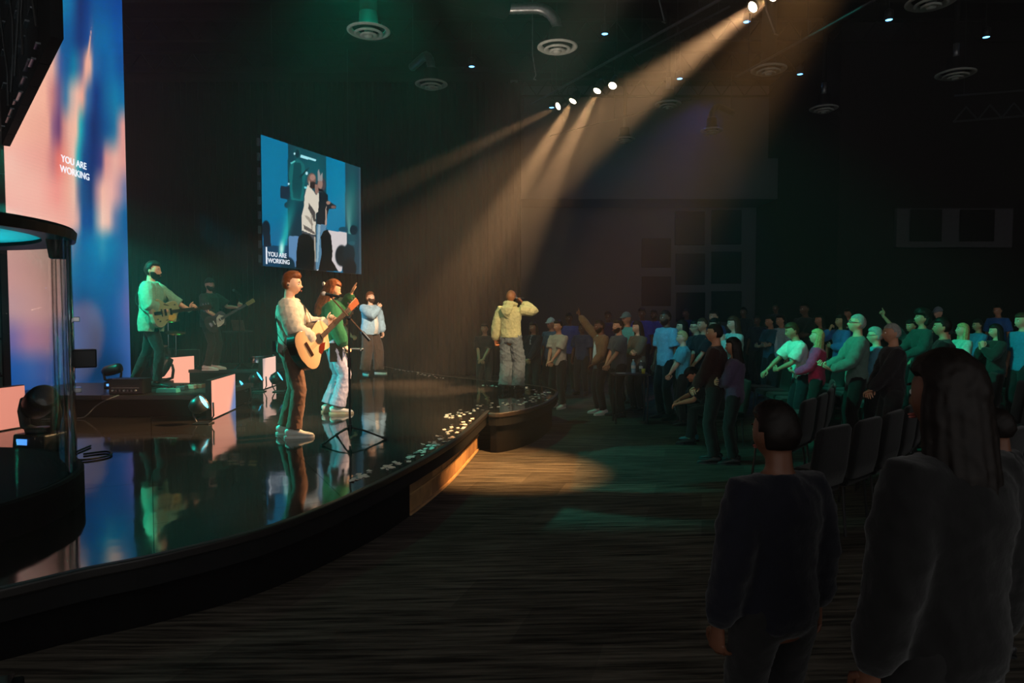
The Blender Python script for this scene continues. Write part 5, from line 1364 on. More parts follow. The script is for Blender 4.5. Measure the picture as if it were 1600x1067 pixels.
SK_L = skin('light', (222, 170, 140)); SK_M = skin('medium', (190, 135, 105)); SK_D = skin('dark', (104, 66, 48)); SK_P = skin('pale', (218, 165, 132))
HR_BR = mat('hair_brown', (70, 44, 28), .55, spec=.2, var=.35, scale=40); HR_AUB = mat('hair_auburn', (120, 66, 34), .5, spec=.2, var=.35, scale=40); HR_DK = mat('hair_dark', (24, 18, 15), .55, spec=.2, var=.3, scale=40)
HR_BL = mat('hair_blond', (190, 160, 110), .5, spec=.2, var=.25, scale=40); HR_GR = mat('hair_grey', (150, 148, 142), .55, spec=.2, var=.2, scale=40)
DENIM = cloth('denim', (96, 112, 132)); DENIML = cloth('light_denim', (165, 165, 190)); BLACKC = cloth('black', (24, 23, 23)); DKC = cloth('dark', (38, 36, 36)); BROWNP = cloth('brown_trouser', (122, 88, 70))
GREYSW = cloth('oat_sweater', (190, 178, 160)); GREEN = cloth('green_shirt', (24, 96, 60)); TEALSH = cloth('pale_green_shirt', (130, 175, 150)); DKGR = cloth('dark_olive', (56, 62, 52)); LBLUE = cloth('pale_blue_shirt', (150, 175, 190)); CREAM = cloth('cream_hoodie', (208, 196, 140)); WHITEC = cloth('white_tee', (220, 208, 195))
SHW = mat('shoe_white', (228, 222, 212), .5, var=.05); SHG = mat('shoe_gum', (190, 170, 140), .5); SHD = mat('shoe_dark', (30, 30, 32), .5)

def place(px, py, z): p = on_z(px, py, z); return (p.x, p.y, z)
# acoustic guitarist
L0 = place(457, 681, STZ)
ps = Pose(lean=-.02, yaw=-.10, nod=.10, hip=.95, R=(0.16, .27, 1.03), L=(-.26, .36, 1.20), Rp=(1, -1.0, .1), Lp=(-.7, -.3, -1), Rd=(-.8, .30, -.35), Ld=(-.30, .55, .75), Rn=(-.15, -1, -.1), Ln=(.9, -.1, .3), Rc=.55, Lc=.95, Rf=(.13, .04), Lf=(-.10, -.10), Ra=-.15, La=.1)
A = person(L0, (.99, .12), 1.79, ps, 'person in an oatmeal sweater and brown trousers playing a pale acoustic guitar', fine=True, skinm=SK_P, top=dict(g=.030, hem=-.05, sl=1.25, ripple=.0045), top_m=GREYSW, pants=dict(g=.012, hemr=.072, knee=.006), pants_m=BROWNP, hair='quiff', hair_m=HR_AUB, shoe_m=SHW, sole_m=SHW, topname='sweater')
obj('earpiece', MB().sphere(ps.HM @ V((.088, -.008, -.014)), .010, 8, 6), M_BLACK, A)
obj('belt', MB().loft([ps.P + V((0, 0, -.035)), ps.P + V((0, 0, .0))], [(.182, .138), (.181, .136)], 24), M_BLACK, A)
obj('belt_pack', MB().box(ps.P + V((.10, -.15, .02)), (.07, .03, .11)), M_BLACK, A, bevel=.005)
mg = gmat((.17, .235, 1.0), (-.64, .38, .46), (.62, .75, .06))
G = guitar('acoustic', mg @ Matrix.Scale(1.08, 4), L0, math.atan2(-.99, .12), 1.79 / 1.755, 'pale spruce acoustic guitar with dark sides held by the guitarist in front')
strap([(.24, .10, .88), (.19, -.10, 1.10), (.06, -.125, 1.32), (-.10, -.08, 1.49), (-.17, .07, 1.44), (-.15, .17, 1.28), (-.10, .20, 1.16)], G, M_BLACK)
# woman in green
L0 = place(521, 645, STZ)
ps = Pose(lean=-.07, yaw=-.05, nod=.42, hip=.93, R=(.20, .13, .84), L=(-.20, .27, 1.54), Rp=(.6, -1, 0), Lp=(-.6, -.2, -1), Rd=(-.05, .75, -.55), Rn=(-.5, -.4, -.6), Ld=(-.1, .35, .9), Ln=(.2, .9, -.3), Rc=.85, Lc=.10, Rf=(.12, .03), Lf=(-.09, -.05), width=.90)
A = person(L0, (.93, .36), 1.83, ps, 'person in a green shirt and pale flared jeans singing with one hand raised', fine=True, fem=True, skinm=SK_L, top=dict(g=.030, hem=-.12, sl=1.2, flare=.01), top_m=GREEN, pants=dict(g=.014, knee=.012, hemr=.094, hemz=.05), pants_m=DENIML, hair='long', hair_m=HR_AUB, shoe_m=SHW, sole_m=SHG)
obj('hair_clip', MB().sphere(ps.HM @ V((.02, -.125, .02)), (.045, .022, .03), 12, 8), mat('pearl_clip', (200, 195, 190), .3), A)
obj('dark_pouch', MB().box(ps.P + V((.185, .02, -.14)), (.02, .16, .24)), BLACKC, A, bevel=.006)
hw = ps.WR + V((-.05, .55, -.2)).normalized() * .07
m_ = empty('microphone', A.matrix_basis @ hw, 'silver microphone held low by the singer in green', 'microphone'); AM = Matrix.Rotation(A.rotation_euler.z, 3, 'Z')
mic(m_, AM @ V((-.02, .16, -.02)), AM @ V((0, -1, .05)), M_STEEL, ball=M_CHROME)
# singer hidden behind her
L0 = place(527, 603, STZ)
ps2 = Pose(lean=.02, hip=.95, R=(.12, .30, .93), L=(-.12, .24, 1.32), Rp=(.6, -1, -.4), Lp=(-.6, -.3, -1), Rd=(-.3, .8, -.3), Rn=(-.6, .1, -.6), Ld=(.1, .2, 1), Ln=(.3, 1, 0), Rc=.9, Lc=.95, nod=.1)
person(L0, (.95, .1), 1.70, ps2, 'person mostly hidden behind the singer in green, fist raised', fine=True, skinm=SK_M, top=dict(sleeve='short', g=.022), top_m=BLACKC, pants=dict(), pants_m=BLACKC, hair='short', hair_m=HR_DK, shoe_m=SHW, sole_m=SHW)
# singer at the back in a pale blue overshirt
L0 = place(579, 584, STZ)
ps3 = Pose(lean=.03, yaw=.05, nod=-.28, hip=.95, R=(-.02, .26, 1.42), L=(-.30, .06, .88), Rp=(1, .1, -.8), Lp=(-.6, -1, 0), Rd=(-.6, -.1, .55), Rn=(-.2, -1, -.1), Ld=(.1, .25, -1), Ln=(.9, -.1, 0), Rc=.95, Lc=.5, Rf=(.16, .0), Lf=(-.17, .06), Ra=.35, La=-.3, width=1.1)
A = person(L0, (.80, -.60), 1.80, ps3, 'person in a pale blue open shirt over white tee, singing into a microphone', fine=True, belly=.05, skinm=SK_L, top=dict(g=.036, hem=-.10, sl=1.3, flare=.025), top_m=LBLUE, pants=dict(g=.026, knee=.03, hemr=.095), pants_m=cloth('chocolate_trouser', (66, 48, 38)), hair='fringe', hair_m=HR_AUB, beard=HR_BR, shoe_m=SHD, sole_m=SHW, topname='overshirt')
obj('undershirt', MB().loft([ps3.ub((-.015, .115, -.08)), ps3.ub((-.015, .125, .12)), ps3.ub((-.01, .085, .36)), ps3.ub((0, .045, .50))], [(.075, .09), (.075, .095), (.06, .075), (.04, .04)], 14, ref=(1, 0, 0)), WHITEC, A, True)
m_ = empty('microphone', (L0[0], L0[1], STZ + 1.50), 'dark microphone at the mouth of the singer in the blue shirt', 'microphone', A.rotation_euler.z)
mic(m_, V((-.035, .21, .02)), V((.05, .55, -.5)), M_BLACK)
# bald man on the thrust, back to the camera
L0 = place(798, 611, STZ)
ps4 = Pose(lean=-.02, yaw=-.30, nod=.02, hip=.95, R=(.13, .20, 1.53), L=(-.30, .00, .87), Rp=(1, -.1, -.85), Lp=(-.5, -1, 0), Rd=(-.45, -.05, .75), Rn=(-.7, -.3, -.2), Ld=(.05, .2, -1), Ln=(.9, .2, 0), Rc=.95, Lc=.6, Rf=(.13, .02), Lf=(-.10, -.04), width=1.03)
A = person(L0, (.40, .92), 1.74, ps4, 'person with a shaved head, cream hoodie and baggy jeans, back to camera, singing', fine=True, skinm=skin('tan', (170, 108, 66)), top=dict(g=.031, hem=-.02, sl=1.1, hood=True, ripple=.005), top_m=CREAM, pants=dict(g=.022, knee=.030, hemr=.098, hemz=.02, ripple=.009, topz=0), pants_m=cloth('washed_denim', (120, 124, 122)), hair=None, hair_m=None, beard=HR_DK, shoe_m=SHD, sole_m=SHD, topname='hoodie')
obj('glasses', MB().path([ps4.HM @ V(p) for p in ((.078, -.01, .015), (.074, .06, .016), (.05, .098, .014), (.012, .108, .010), (-.012, .108, .010), (-.05, .098, .014), (-.074, .06, .016))], .003, 6), M_STEEL, A)
obj('ear_wire', MB().path([ps4.HM @ V((-.085, -.01, -.02)), ps4.HM @ V((-.08, -.06, -.06)), ps4.ub((-.02, -.10, .50))], .003, 6), M_BLACK, A)
m_ = empty('microphone', (L0[0], L0[1], STZ + 1.55), 'slim dark microphone held at the mouth of the bald singer', 'microphone', A.rotation_euler.z)
mic(m_, V((.045, .15, .04)), V((.22, .45, .02)), M_STEEL)
# hollow-body guitarist
L0 = place(236, 606, .832)
ps5 = Pose(lean=.02, yaw=-.1, nod=.05, hip=.94, hipo=(0, .02), R=(.12, .26, 1.06), L=(-.28, .46, 1.07), Rp=(1, -.8, .1), Lp=(-.7, -.3, -1), Rd=(-.85, .30, -.15), Ld=(-.2, .6, .5), Rn=(-.15, -1, -.1), Ln=(.9, -.2, .2), Rc=.55, Lc=1.0, Rf=(.14, .12), Lf=(-.12, -.26))
A = person(L0, (.98, .20), 1.80, ps5, 'person with beard in pale green shirt playing a hollow-body guitar on the near riser', fine=True, skinm=SK_L, top=dict(g=.036, hem=-.16, sl=1.2, flare=.03, sleeve='rolled'), top_m=TEALSH, pants=dict(g=.006, hemr=.055), pants_m=cloth('black_jean', (34, 38, 40)), hair='messy', hair_m=HR_DK, beard=HR_DK, shoe_m=SHD, sole_m=SHD)
G = guitar('hollow', gmat((.13, .235, 1.04), (-.66, .42, .08), (.50, .85, .10)), L0, A.rotation_euler.z, 1.80 / 1.755, 'pale green hollow-body electric guitar with gold pickguard')
strap([(.26, .12, .98), (.19, -.10, 1.15), (.06, -.125, 1.34), (-.10, -.08, 1.49), (-.18, .07, 1.44), (-.14, .19, 1.26), (-.09, .22, 1.14)], G, M_BLACK)
# guitarist in the cap
L0 = place(329, 578, .822)
ps6 = Pose(lean=.02, yaw=-.35, nod=-.18, hip=.94, R=(.05, .26, .98), L=(-.24, .46, 1.19), Rp=(1, -.8, .1), Lp=(-.7, -.3, -1), Rd=(-.85, .25, -.3), Ld=(-.35, .4, .75), Rn=(-.15, -1, -.1), Ln=(.8, -.3, .3), Rc=.5, Lc=.95, Rf=(.13, .02), Lf=(-.12, .02), Ra=-.3, La=-.3)
A = person(L0, (.97, -.20), 1.72, ps6, 'person in a cap and dark short-sleeved shirt playing a dark electric guitar at the back', fine=True, belly=.02, skinm=SK_L, top=dict(g=.034, hem=-.12, sleeve='short', flare=.02), top_m=DKGR, pants=dict(g=.010, hemr=.062), pants_m=cloth('brown_black_trouser', (52, 42, 36)), hair='cap', hair_m=cloth('dark_cap', (30, 40, 36)), beard=HR_DK, shoe_m=SHW, sole_m=SHW)
G = guitar('bass', gmat((.13, .235, .93), (-.58, .52, .46), (.50, .85, .10)), L0, A.rotation_euler.z, 1.72 / 1.755, 'dark electric guitar with white pickguard and pale neck')
strap([(.24, .12, .85), (.19, -.10, 1.10), (.06, -.125, 1.32), (-.10, -.08, 1.49), (-.18, .07, 1.43), (-.15, .17, 1.25), (-.10, .19, 1.14)], G, M_BLACK)

# ------------------------------------------------------------------ the crowd
POSES = dict(
 stand=Pose(nod=.05),
 clasp=Pose(R=(.05, .24, .92), L=(-.04, .26, .93), Rp=(1, -1, -.2), Lp=(-1, -1, -.2), Rd=(-.8, .4, -.3), Ld=(.8, .4, -.35), Rn=(0, -.4, -1), Ln=(0, -.4, -1), nod=.02),
 arms=Pose(R=(-.08, .24, 1.13), L=(.06, .26, 1.10), Rp=(1, -.4, -.8), Lp=(-1, -.4, -.8), Rd=(-1, .1, .1), Ld=(1, .1, .15), Rn=(0, -1, 0), Ln=(0, -1, 0), nod=.08),
 raise_r=Pose(R=(.46, .30, 1.88), L=(-.12, .22, .93), Rp=(1, -.2, -.5), Lp=(-1, -1, -.2), Rd=(.3, .2, 1), Rn=(-.2, 1, 0), Ld=(.7, .4, -.4), Ln=(0, -.4, -1), Rc=.25, nod=.18, Rpoint=True),
 raise_l=Pose(L=(-.40, .34, 1.86), R=(.12, .22, .95), Lp=(-1, -.2, -.5), Rp=(1, -1, -.2), Ld=(-.3, .2, 1), Ln=(.2, 1, 0), Rd=(-.7, .4, -.4), Rn=(0, -.4, -1), Lc=.2, nod=.15),
 mouth=Pose(R=(.06, .20, 1.46), L=(-.02, .22, 1.16), Rp=(1, -.2, -.9), Lp=(-1, -.3, -.8), Rd=(-.3, -.2, .9), Rn=(-.2, -1, 0), Ld=(1, .1, .1), Ln=(0, -1, 0), Rc=.8, nod=.0),
 pray=Pose(R=(.04, .24, 1.34), L=(-.04, .24, 1.34), Rp=(1, -.3, -1), Lp=(-1, -.3, -1), Rd=(-.1, .1, 1), Ld=(.1, .1, 1), Rn=(-1, -.2, 0), Ln=(1, -.2, 0), Rc=.5, Lc=.5, nod=.06),
 hold=Pose(R=(.14, .34, 1.06), L=(-.12, .32, 1.05), Rp=(1, -.7, -.6), Lp=(-1, -.7, -.6), Rd=(-.3, .8, .3), Ld=(.3, .8, .3), Rn=(-.2, .2, 1), Ln=(.2, .2, 1), Rc=.6, Lc=.6, nod=-.15),
 lean=Pose(lean=.22, R=(.24, .38, .98), L=(.02, .30, 1.02), Rp=(1, -.4, -.3), Lp=(-1, -.3, -.6), Rd=(-.3, .7, -.4), Ld=(1, .2, 0), Rn=(0, 0, -1), Ln=(0, -1, 0), hipo=(0, -.08), nod=.06),
 sit=Pose(lean=.62, hip=.50, hipo=(0, -.30), R=(.16, .30, .62), L=(-.10, .34, .60), Rp=(1, -.6, 0), Lp=(-1, -.6, 0), Rd=(-.5, .7, -.3), Ld=(.5, .7, -.3), Rn=(-.2, -.2, -1), Ln=(.2, -.2, -1), Rf=(.16, .10), Lf=(-.14, .18), nod=.35, Ra=.1, La=-.1))
TOPC = {}
def cl(c): 
    key = 'c%d_%d_%d' % c
    return cloth('tone_' + ''.join('abcdefghij'[int(ch)] if ch.isdigit() else '_' for ch in key[1:]), c)
DARKP = [BLACKC, DKC, cloth('navy_trouser', (20, 23, 32)), cloth('grey_trouser', (30, 30, 33))]
CR = [
 # px, head top, px per m, pose, hair, hair colour, skin, top colour, sleeve, sex, label
 (757, 505, 72, 'clasp', 'short', HR_DK, SK_M, (32, 30, 34), 'short', 'm', 'person in dark clothes standing in shadow just left of the bald singer'),
 (833, 503, 73, 'clasp', 'long', HR_BR, SK_M, (30, 34, 46), 'long', 'f', 'person in a dark jacket over white top just right of the bald singer'),
 (861, 497, 72, 'stand', 'cap', cl((190, 190, 200)), SK_M, (70, 96, 122), 'short', 'm', 'person in a white cap and blue tee, behind the one in the pale tee'),
 (872, 500, 79, 'clasp', 'short', HR_DK, SK_M, (168, 160, 146), 'short', 'm', 'person in a loose pale grey tee standing beyond the tip of the stage'),
 (889, 489, 66, 'stand', 'short', HR_DK, SK_D, (86, 88, 170), 'short', 'm', 'person in a violet-blue shirt partly behind the raised pointing arm'),
 (909, 505, 68, 'stand', 'short', HR_DK, SK_D, (50, 62, 92), 'short', 'm', 'person in a dusky navy tee left of the pointing man'),
 (937, 499, 84, 'raise_r', 'crop', HR_DK, SK_D, (112, 86, 62), 'long', 'm', 'person in a brown jacket pointing up at the stage with one arm'),
 (966, 499, 86, 'clasp', 'short', HR_DK, SK_M, (70, 76, 84), 'short', 'm', 'bearded person in a dark pinstriped shirt with hands clasped'),
 (979, 488, 74, 'stand', 'cap', cl((90, 130, 140)), SK_M, (70, 170, 175), 'short', 'm', 'person in a cap and turquoise tee behind the pinstriped shirt'),
 (996, 501, 82, 'arms', 'long', HR_DK, SK_L, (104, 88, 74), 'long', 'f', 'person with long dark hair in a brown and black sweater beside the small table'),
 (1003, 481, 64, 'stand', 'short', HR_DK, SK_D, (50, 70, 200), 'short', 'm', 'person in a deep blue shirt behind the brown sweater'),
 (1022, 484, 60, 'stand', 'short', HR_DK, SK_D, (40, 66, 190), 'long', 'm', 'person in a blue long-sleeved top in the back, left of the bearded blue tee'),
 (1040, 484, 88, 'stand', 'crop', HR_DK, SK_D, (120, 165, 190), 'short', 'm', 'tall bearded person in a light blue tee on the left of the crowd'),
 (1066, 500, 84, 'clasp', 'long', HR_DK, SK_L, (110, 160, 165), 'short', 'f', 'person with long dark hair behind the blond one, right of the blue tee'),
 (1066, 517, 93, 'clasp', 'short', HR_BL, SK_L, (84, 160, 180), 'short', 'f', 'person with short blond hair and a teal tee at the front of the left block'),
 (1087, 500, 88, 'stand', 'short', HR_DK, SK_P, (40, 44, 50), 'short', 'f', 'person with glasses and a brightly lit face, in a dark top'),
 (1098, 496, 90, 'clasp', 'crop', HR_BR, SK_M, (30, 32, 36), 'short', 'm', 'person with cropped hair and black tee right of the bright-lit face'),
 (1116, 484, 78, 'stand', 'short', HR_DK, SK_M, (36, 44, 90), 'short', 'm', 'person whose lit face shows above the others before the far tiles'),
 (1117, 497, 86, 'pray', 'long', HR_DK, SK_M, (120, 44, 34), 'long', 'f', 'person in a rust-red top with hands near the face'),
 (1146, 494, 90, 'pray', 'long', HR_BR, SK_L, (170, 215, 200), 'long', 'f', 'person with wavy hair and a pale knit top, hands raised to the chin'),
 (1183, 493, 66, 'stand', 'short', HR_DK, SK_D, (30, 36, 60), 'short', 'm', 'dim person in navy standing alone left of the teal-lit pair'),
 (1203, 493, 76, 'arms', 'short', HR_DK, SK_M, (40, 92, 110), 'short', 'm', 'person in a dark teal shirt with folded arms, behind the leaning one'),
 (1220, 491, 77, 'stand', 'short', HR_DK, SK_M, (170, 200, 205), 'long', 'm', 'person with a white shirt front showing between dark lapels'),
 (1238, 504, 106, 'lean', 'short', HR_BR, SK_M, (214, 222, 210), 'short', 'm', 'person in a bright white short-sleeved shirt leaning forward with arms crossed'),
 (1257, 472, 76, 'arms', 'crop', HR_DK, SK_D, (34, 40, 40), 'short', 'm', 'tall person in a dark tee standing highest at the back centre'),
 (1282, 490, 82, 'stand', 'long', HR_DK, SK_M, (36, 44, 46), 'short', 'f', 'person with long dark hair behind the pink jacket'),
 (1277, 514, 108, 'hold', 'long', HR_BL, SK_L, (225, 58, 108), 'long', 'f', 'person in a pink jacket with fair hair beside the white shirt'),
 (1314, 491, 86, 'mouth', 'long', HR_DK, SK_M, (60, 110, 175), 'long', 'f', 'person in a blue sweater with a hand at the face and long dark hair'),
 (1325, 482, 68, 'stand', 'short', HR_DK, SK_M, (30, 70, 165), 'short', 'm', 'person in blue behind the grey-haired profile'),
 (1340, 490, 122, 'hold', 'crop', HR_GR, SK_P, (96, 122, 112), 'long', 'm', 'older person in glasses and grey-green overshirt in profile'),
 (1368, 511, 118, 'clasp', 'short', HR_GR, SK_L, (80, 140, 160), 'long', 'f', 'person with short pale hair, glasses and a light denim shirt'),
 (1394, 504, 138, 'clasp', 'crop', HR_GR, SK_M, (34, 30, 32), 'long', 'm', 'grey-haired person in a black top nearest right of the denim shirt'),
 (1424, 499, 92, 'raise_r', 'short', HR_DK, SK_M, (32, 40, 42), 'short', 'm', 'person with one bare arm lifted high, behind the grey-haired one'),
 (1441, 485, 100, 'hold', 'curly', HR_DK, SK_M, (38, 70, 66), 'long', 'f', 'person with a big dark curly head of hair and green patterned top'),
 (1473, 496, 126, 'clasp', 'short', HR_DK, SK_M, (26, 26, 28), 'long', 'm', 'person in black looking up, right of the curly hair'),
 (1466, 480, 76, 'stand', 'cap', cl((120, 130, 140)), SK_L, (40, 60, 60), 'short', 'm', 'person in a cap peeking above the one in black'),
 (1504, 505, 102, 'hold', 'long', HR_BL, SK_L, (175, 205, 190), 'short', 'f', 'person in profile with a white patterned tee and bare forearm'),
 (1492, 474, 60, 'stand', 'short', HR_DK, SK_M, (30, 32, 46), 'short', 'm', 'dim person in the back row above the patterned tee'),
 (1528, 500, 88, 'clasp', 'short', HR_DK, SK_M, (66, 140, 185), 'long', 'm', 'person with a sky blue sleeve between patterned tee and dark hair'),
 (1556, 506, 106, 'pray', 'long', HR_DK, SK_L, (40, 46, 44), 'long', 'f', 'person with long black hair and hands up near the right edge'),
 (1559, 476, 76, 'stand', 'crop', HR_DK, SK_M, (52, 110, 185), 'short', 'm', 'tall person in a blue tee behind the long black hair'),
 (1597, 489, 108, 'stand', 'short', HR_BR, SK_L, (48, 124, 165), 'short', 'm', 'person in a blue polo cut by the right edge'),
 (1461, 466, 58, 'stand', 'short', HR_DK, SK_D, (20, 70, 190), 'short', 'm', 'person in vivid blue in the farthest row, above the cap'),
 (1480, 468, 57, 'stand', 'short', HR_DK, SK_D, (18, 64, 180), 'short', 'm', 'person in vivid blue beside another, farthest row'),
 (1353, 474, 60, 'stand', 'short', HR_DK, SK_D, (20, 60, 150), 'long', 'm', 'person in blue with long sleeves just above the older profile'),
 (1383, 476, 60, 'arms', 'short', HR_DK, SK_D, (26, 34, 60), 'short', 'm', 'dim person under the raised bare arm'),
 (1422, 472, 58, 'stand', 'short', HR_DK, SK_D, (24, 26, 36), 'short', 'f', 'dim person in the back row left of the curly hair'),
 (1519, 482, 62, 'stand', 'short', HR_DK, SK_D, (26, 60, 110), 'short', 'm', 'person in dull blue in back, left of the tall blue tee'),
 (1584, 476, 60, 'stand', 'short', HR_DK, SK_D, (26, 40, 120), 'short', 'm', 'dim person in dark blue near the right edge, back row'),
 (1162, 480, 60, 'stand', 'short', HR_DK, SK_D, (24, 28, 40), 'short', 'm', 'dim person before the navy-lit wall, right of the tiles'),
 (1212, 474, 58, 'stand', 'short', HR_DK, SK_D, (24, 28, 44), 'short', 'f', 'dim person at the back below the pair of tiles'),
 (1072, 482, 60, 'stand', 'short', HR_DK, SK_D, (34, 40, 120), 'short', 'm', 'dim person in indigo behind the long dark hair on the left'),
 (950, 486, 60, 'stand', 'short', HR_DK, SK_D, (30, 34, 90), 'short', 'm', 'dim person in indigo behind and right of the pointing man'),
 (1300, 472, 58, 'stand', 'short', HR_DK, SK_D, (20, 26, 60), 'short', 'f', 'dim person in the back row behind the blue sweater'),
]
CROWDP = []
print('crowd')
for i, (px, yt, s, po, hr, hc, sk, tc_, slv, sx, lab) in enumerate(CR):
    dep = F / s
    ptop = at_y(px, yt, dep); g = ground(ptop.x, ptop.y); H = ptop.z - g
    if not 1.5 < H < 1.93:
        H2 = min(1.88, max(1.55, H))
        # slide along the sight line until the height fits
        best = None
        for q in range(60):
            dd = dep * (0.82 + .006 * q); pt = at_y(px, yt, dd); hh = pt.z - ground(pt.x, pt.y); e = abs(hh - H2) + .1 * abs(dd - dep)
            if best is None or e < best[0]: best = (e, dd, pt, hh)
        dep = best[1]; ptop = best[2]; H = min(1.95, max(1.48, best[3])); g = ground(ptop.x, ptop.y)
    tgt = V((-2.6, 10.5)); f_ = (tgt - ptop.xy).normalized(); f_ = Matrix.Rotation(random.uniform(-.35, .25), 2) @ f_
    ph = POSES[po]
    hh_ = ph.HC.z + .125
    k = H * 1.755 / hh_ if po not in ('sit',) else H
    off = ph.HC.xy * (k / 1.755)
    an = math.atan2(-f_[0], f_[1]); oo = Matrix.Rotation(an, 2) @ off
    loc = (ptop.x - oo.x, ptop.y - oo.y, g)
    A = person(loc, f_, k, ph, lab, key=po, skinm=sk, fem=(sx == 'f'), top=dict(sleeve=slv, g=.024, hem=-.10, ripple=.006), top_m=cl(tc_), pants=dict(g=.014), pants_m=random.choice(DARKP), hair=hr, hair_m=hc,
               beard=HR_DK if 'bearded' in lab or i in (6,) else None, shoe_m=SHW if i in (3, 6) else SHD)
    if 'glasses' in lab:
        obj('glasses', MB().path([ph.HM @ V(p) for p in ((.078, -.01, .012), (.074, .06, .012), (.05, .102, .008), (.012, .112, .006), (-.012, .112, .006), (-.05, .102, .008), (-.074, .06, .012), (-.078, -.01, .012))], .0035, 6), M_BLACK, A)
    if i == 6: obj('undershirt', MB().loft([ph.ub((-.03, .115, -.10)), ph.ub((-.03, .125, .12)), ph.ub((-.01, .085, .36)), ph.ub((0, .045, .50))], [(.035, .05), (.03, .055), (.03, .06), (.035, .04)], 14, ref=(1, 0, 0)), cl((170, 200, 205)), A, True)
    if i == 1: obj('undershirt', MB().loft([ph.ub((0, .09, .30)), ph.ub((0, .075, .40)), ph.ub((0, .045, .50))], [(.03, .06), (.04, .06), (.045, .04)], 14, ref=(1, 0, 0)), cl((190, 190, 195)), A, True)
    if i == 22: obj('shirt_front', MB().loft([ph.ub((0, .10, .02)), ph.ub((0, .10, .30)), ph.ub((0, .05, .50))], [(.045, .06), (.04, .07), (.045, .04)], 14, ref=(1, 0, 0)), cl((210, 225, 225)), A, True)
    CROWDP.append(V((loc[0], loc[1])))
# front figures
def extra(px, yt, s, po, hr, hc, sk, tc_, slv, sx, lab, fwd=None, pm=None, H=None):
    dep = F / s; pt = at_y(px, yt, dep); g = ground(pt.x, pt.y); ph = POSES[po]
    if H is None: H = pt.z - g
    k = H * 1.755 / (ph.HC.z + .125)
    f_ = V(fwd or (V((-2.6, 10.5)) - pt.xy)).normalized(); an = math.atan2(-f_[0], f_[1]); oo = Matrix.Rotation(an, 2) @ (ph.HC.xy * (k / 1.755))
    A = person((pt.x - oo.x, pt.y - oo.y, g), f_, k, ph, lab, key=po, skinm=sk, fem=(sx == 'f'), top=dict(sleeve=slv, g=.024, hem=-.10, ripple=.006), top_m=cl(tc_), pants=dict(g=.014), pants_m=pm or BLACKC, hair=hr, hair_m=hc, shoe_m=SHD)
    CROWDP.append(V((pt.x - oo.x, pt.y - oo.y))); return A, k, ph
extra(1117, 505, 124, 'clasp', 'crop', HR_DK, SK_M, (46, 24, 20), 'long', 'm', 'person in dark clothes with a reddish cast standing at the front left of the aisle')
extra(1146, 527, 126, 'arms', 'long', HR_DK, SK_M, (74, 60, 84), 'long', 'f', 'person in a dull purple top beside the dark standing one at the aisle')
A, k, ph = extra(1083, 572, 108, 'sit', 'short', HR_DK, SK_M, (30, 28, 30), 'short', 'm', 'person sitting forward with forearms on knees at the carpet edge', H=None)
A_SIT = A
set_mat([c for c in A.children if c.name.startswith('shoe')][0], cl((60, 150, 165)))
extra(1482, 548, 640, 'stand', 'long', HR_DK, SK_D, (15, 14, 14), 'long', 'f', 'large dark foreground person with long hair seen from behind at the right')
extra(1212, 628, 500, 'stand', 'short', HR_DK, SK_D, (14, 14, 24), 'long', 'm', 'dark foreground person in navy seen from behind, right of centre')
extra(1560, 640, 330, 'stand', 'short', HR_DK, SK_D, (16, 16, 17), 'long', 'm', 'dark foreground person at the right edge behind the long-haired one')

# auditorium chairs in arcs facing the stage
M_SEAT = cloth('seat_fabric', (13, 13, 13))
def chair():
    t = empty('auditorium_chair', (0, 0, 0), 'x', 'chair')
    obj('seat', MB().box((0, 0, .45), (.48, .46, .09), taper=.96), M_SEAT, t, bevel=.03)
    obj('backrest', MB().loft([(0, -.23, .48), (0, -.25, .60), (0, -.29, .90), (0, -.30, .93)], [(.23, .035), (.245, .04), (.235, .032), (.20, .018)], 16, ref=(1, 0, 0), power=.5), M_SEAT, t, True)
    for x in (-1, 1):
        for y in (-1, 1): obj('leg', MB().tube((x * .20, y * .18, .42), (x * .22, y * .22, .006), .012, 8), M_BLACK, t)
    return t
C0 = chair(); used = False; NC = 0
SP = V((-3.0, 12.0)); ords = ['nearest', 'second', 'third', 'fourth', 'fifth', 'sixth', 'seventh', 'eighth', 'ninth', 'tenth', 'eleventh', 'twelfth', 'thirteenth', 'fourteenth']
seq = ['first', 'second', 'third', 'fourth', 'fifth']
for row in range(5):
    r = 7.55 + row * .98; cnt_ = 0
    nmax = int(2.2 * r / .56)
    for q in range(nmax):
        a = -.98 + q * .56 / r; p = SP + V((math.cos(a), math.sin(a))) * r
        x_, y_ = proj(p.x, p.y, .9)
        if p.y < 4.2 or x_ > 1640 or x_ < 880 or a > .12 or (x_ < 1210 and p.y < 9.5): continue
        if any((p - c).length < .46 for c in CROWDP): continue
        if cnt_ >= 14: break
        t = C0 if not used else copy_tree(C0); used = True
        t.location = (p.x, p.y, ground(p.x, p.y)); t.rotation_euler = (0, 0, a + math.pi / 2)
        t['label'] = 'dark padded chair, %s from the near end of the %s arc counted from the stage' % (ords[cnt_], seq[row])
        t['group'] = 'dark auditorium chairs in arcs'
        cnt_ += 1; NC += 1
ch = copy_tree(C0); an = A_SIT.rotation_euler.z; o_ = Matrix.Rotation(an, 2) @ V((0, -.34))
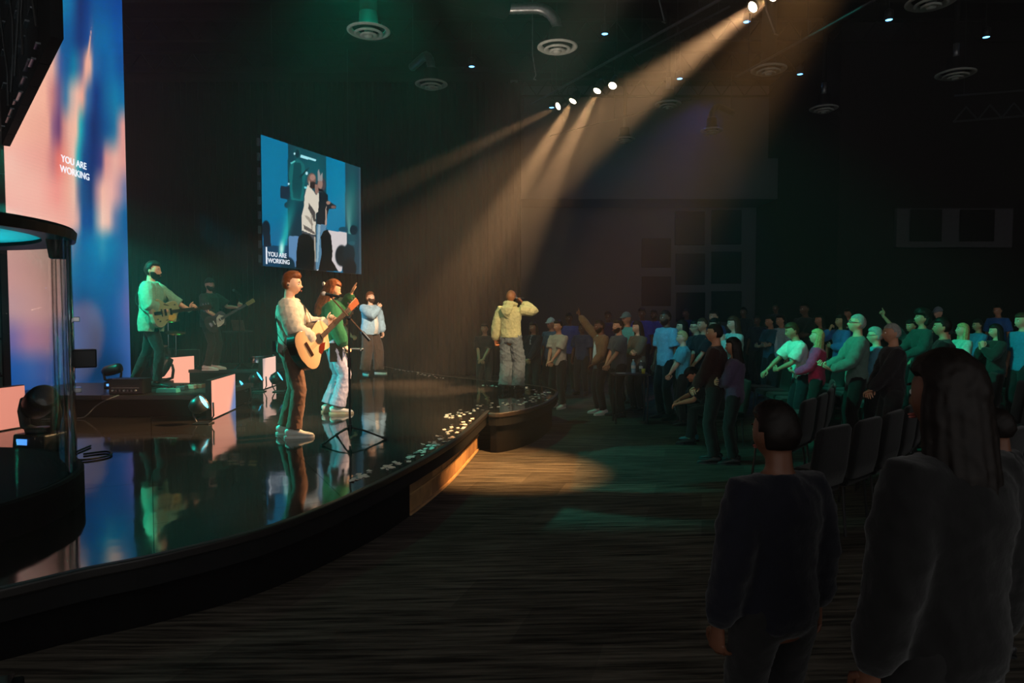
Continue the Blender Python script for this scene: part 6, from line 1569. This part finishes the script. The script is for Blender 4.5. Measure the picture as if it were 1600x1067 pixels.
ch.location = (A_SIT.location.x + o_.x, A_SIT.location.y + o_.y, A_SIT.location.z - .035); ch.rotation_euler = (0, 0, an)
ch.location.z = ground(ch.location.x, ch.location.y)
ch['label'] = 'dark padded chair under the person sitting forward at the carpet edge'

# small side table with drinks by the left block
tp = at_y(985, 583, 11.7); tz = tp.z
gx = ground(tp.x, tp.y)
t = empty('side_table', (tp.x, tp.y, gx), 'small dark table with drinks among the crowd on the left', 'table')
obj('tabletop', MB().box((0, 0, tz - gx - .012), (.62, .40, .024)), M_BLACK, t, bevel=.004)
for x in (-1, 1):
    for y in (-1, 1): obj('leg', MB().tube((x * .27, y * .16, tz - gx - .02), (x * .27, y * .16, .004), .014, 8), M_BLACK, t)
bottle((tp.x + .05, tp.y, tz + .001), 'clear water bottle on the small dark table', M_BOT, 1.1)
bottle((tp.x + .20, tp.y + .10, tz + .001), 'shaded water bottle with white cap at the right of the small table', mat('smoked_bottle', (50, 60, 66), .2), .95)
t = empty('paper_cup', (tp.x + .20, tp.y - .12, tz + .001), 'short yellow-green cup on the small dark table', 'cup')
obj('cup_wall', MB().lathe([(0, .002), (.028, .002), (.036, .085), (.034, .085), (.027, .006), (0, .006)], 16), mat('yellow_cup', (170, 160, 60), .6), t, True)
t = empty('phone', (tp.x - .17, tp.y - .05, tz + .001), 'pale phone lying on the small dark table', 'phone'); obj('body', MB().box((0, 0, .005), (.15, .075, .009)), mat('phone_pale', (190, 190, 190), .3), t, bevel=.003)

# ------------------------------------------------------------------ haze in the air
hz = bpy.data.materials.new('stage_haze'); hz.use_nodes = True; nt = hz.node_tree; nt.nodes.remove(nt.nodes['Principled BSDF'])
vs_ = nt.nodes.new('ShaderNodeVolumeScatter'); vs_.inputs['Color'].default_value = (1, .97, .94, 1); vs_.inputs['Density'].default_value = 0.011; vs_.inputs['Anisotropy'].default_value = 0.5
nt.links.new(vs_.outputs[0], nt.nodes['Material Output'].inputs['Volume'])
o = obj('haze', MB().box((.6, 11.0, 4.35), (14.2, 16.9, 8.2)), hz); tag(o, 'thin smoke haze hanging in the air over stage and front rows', 'haze', kind='stuff')
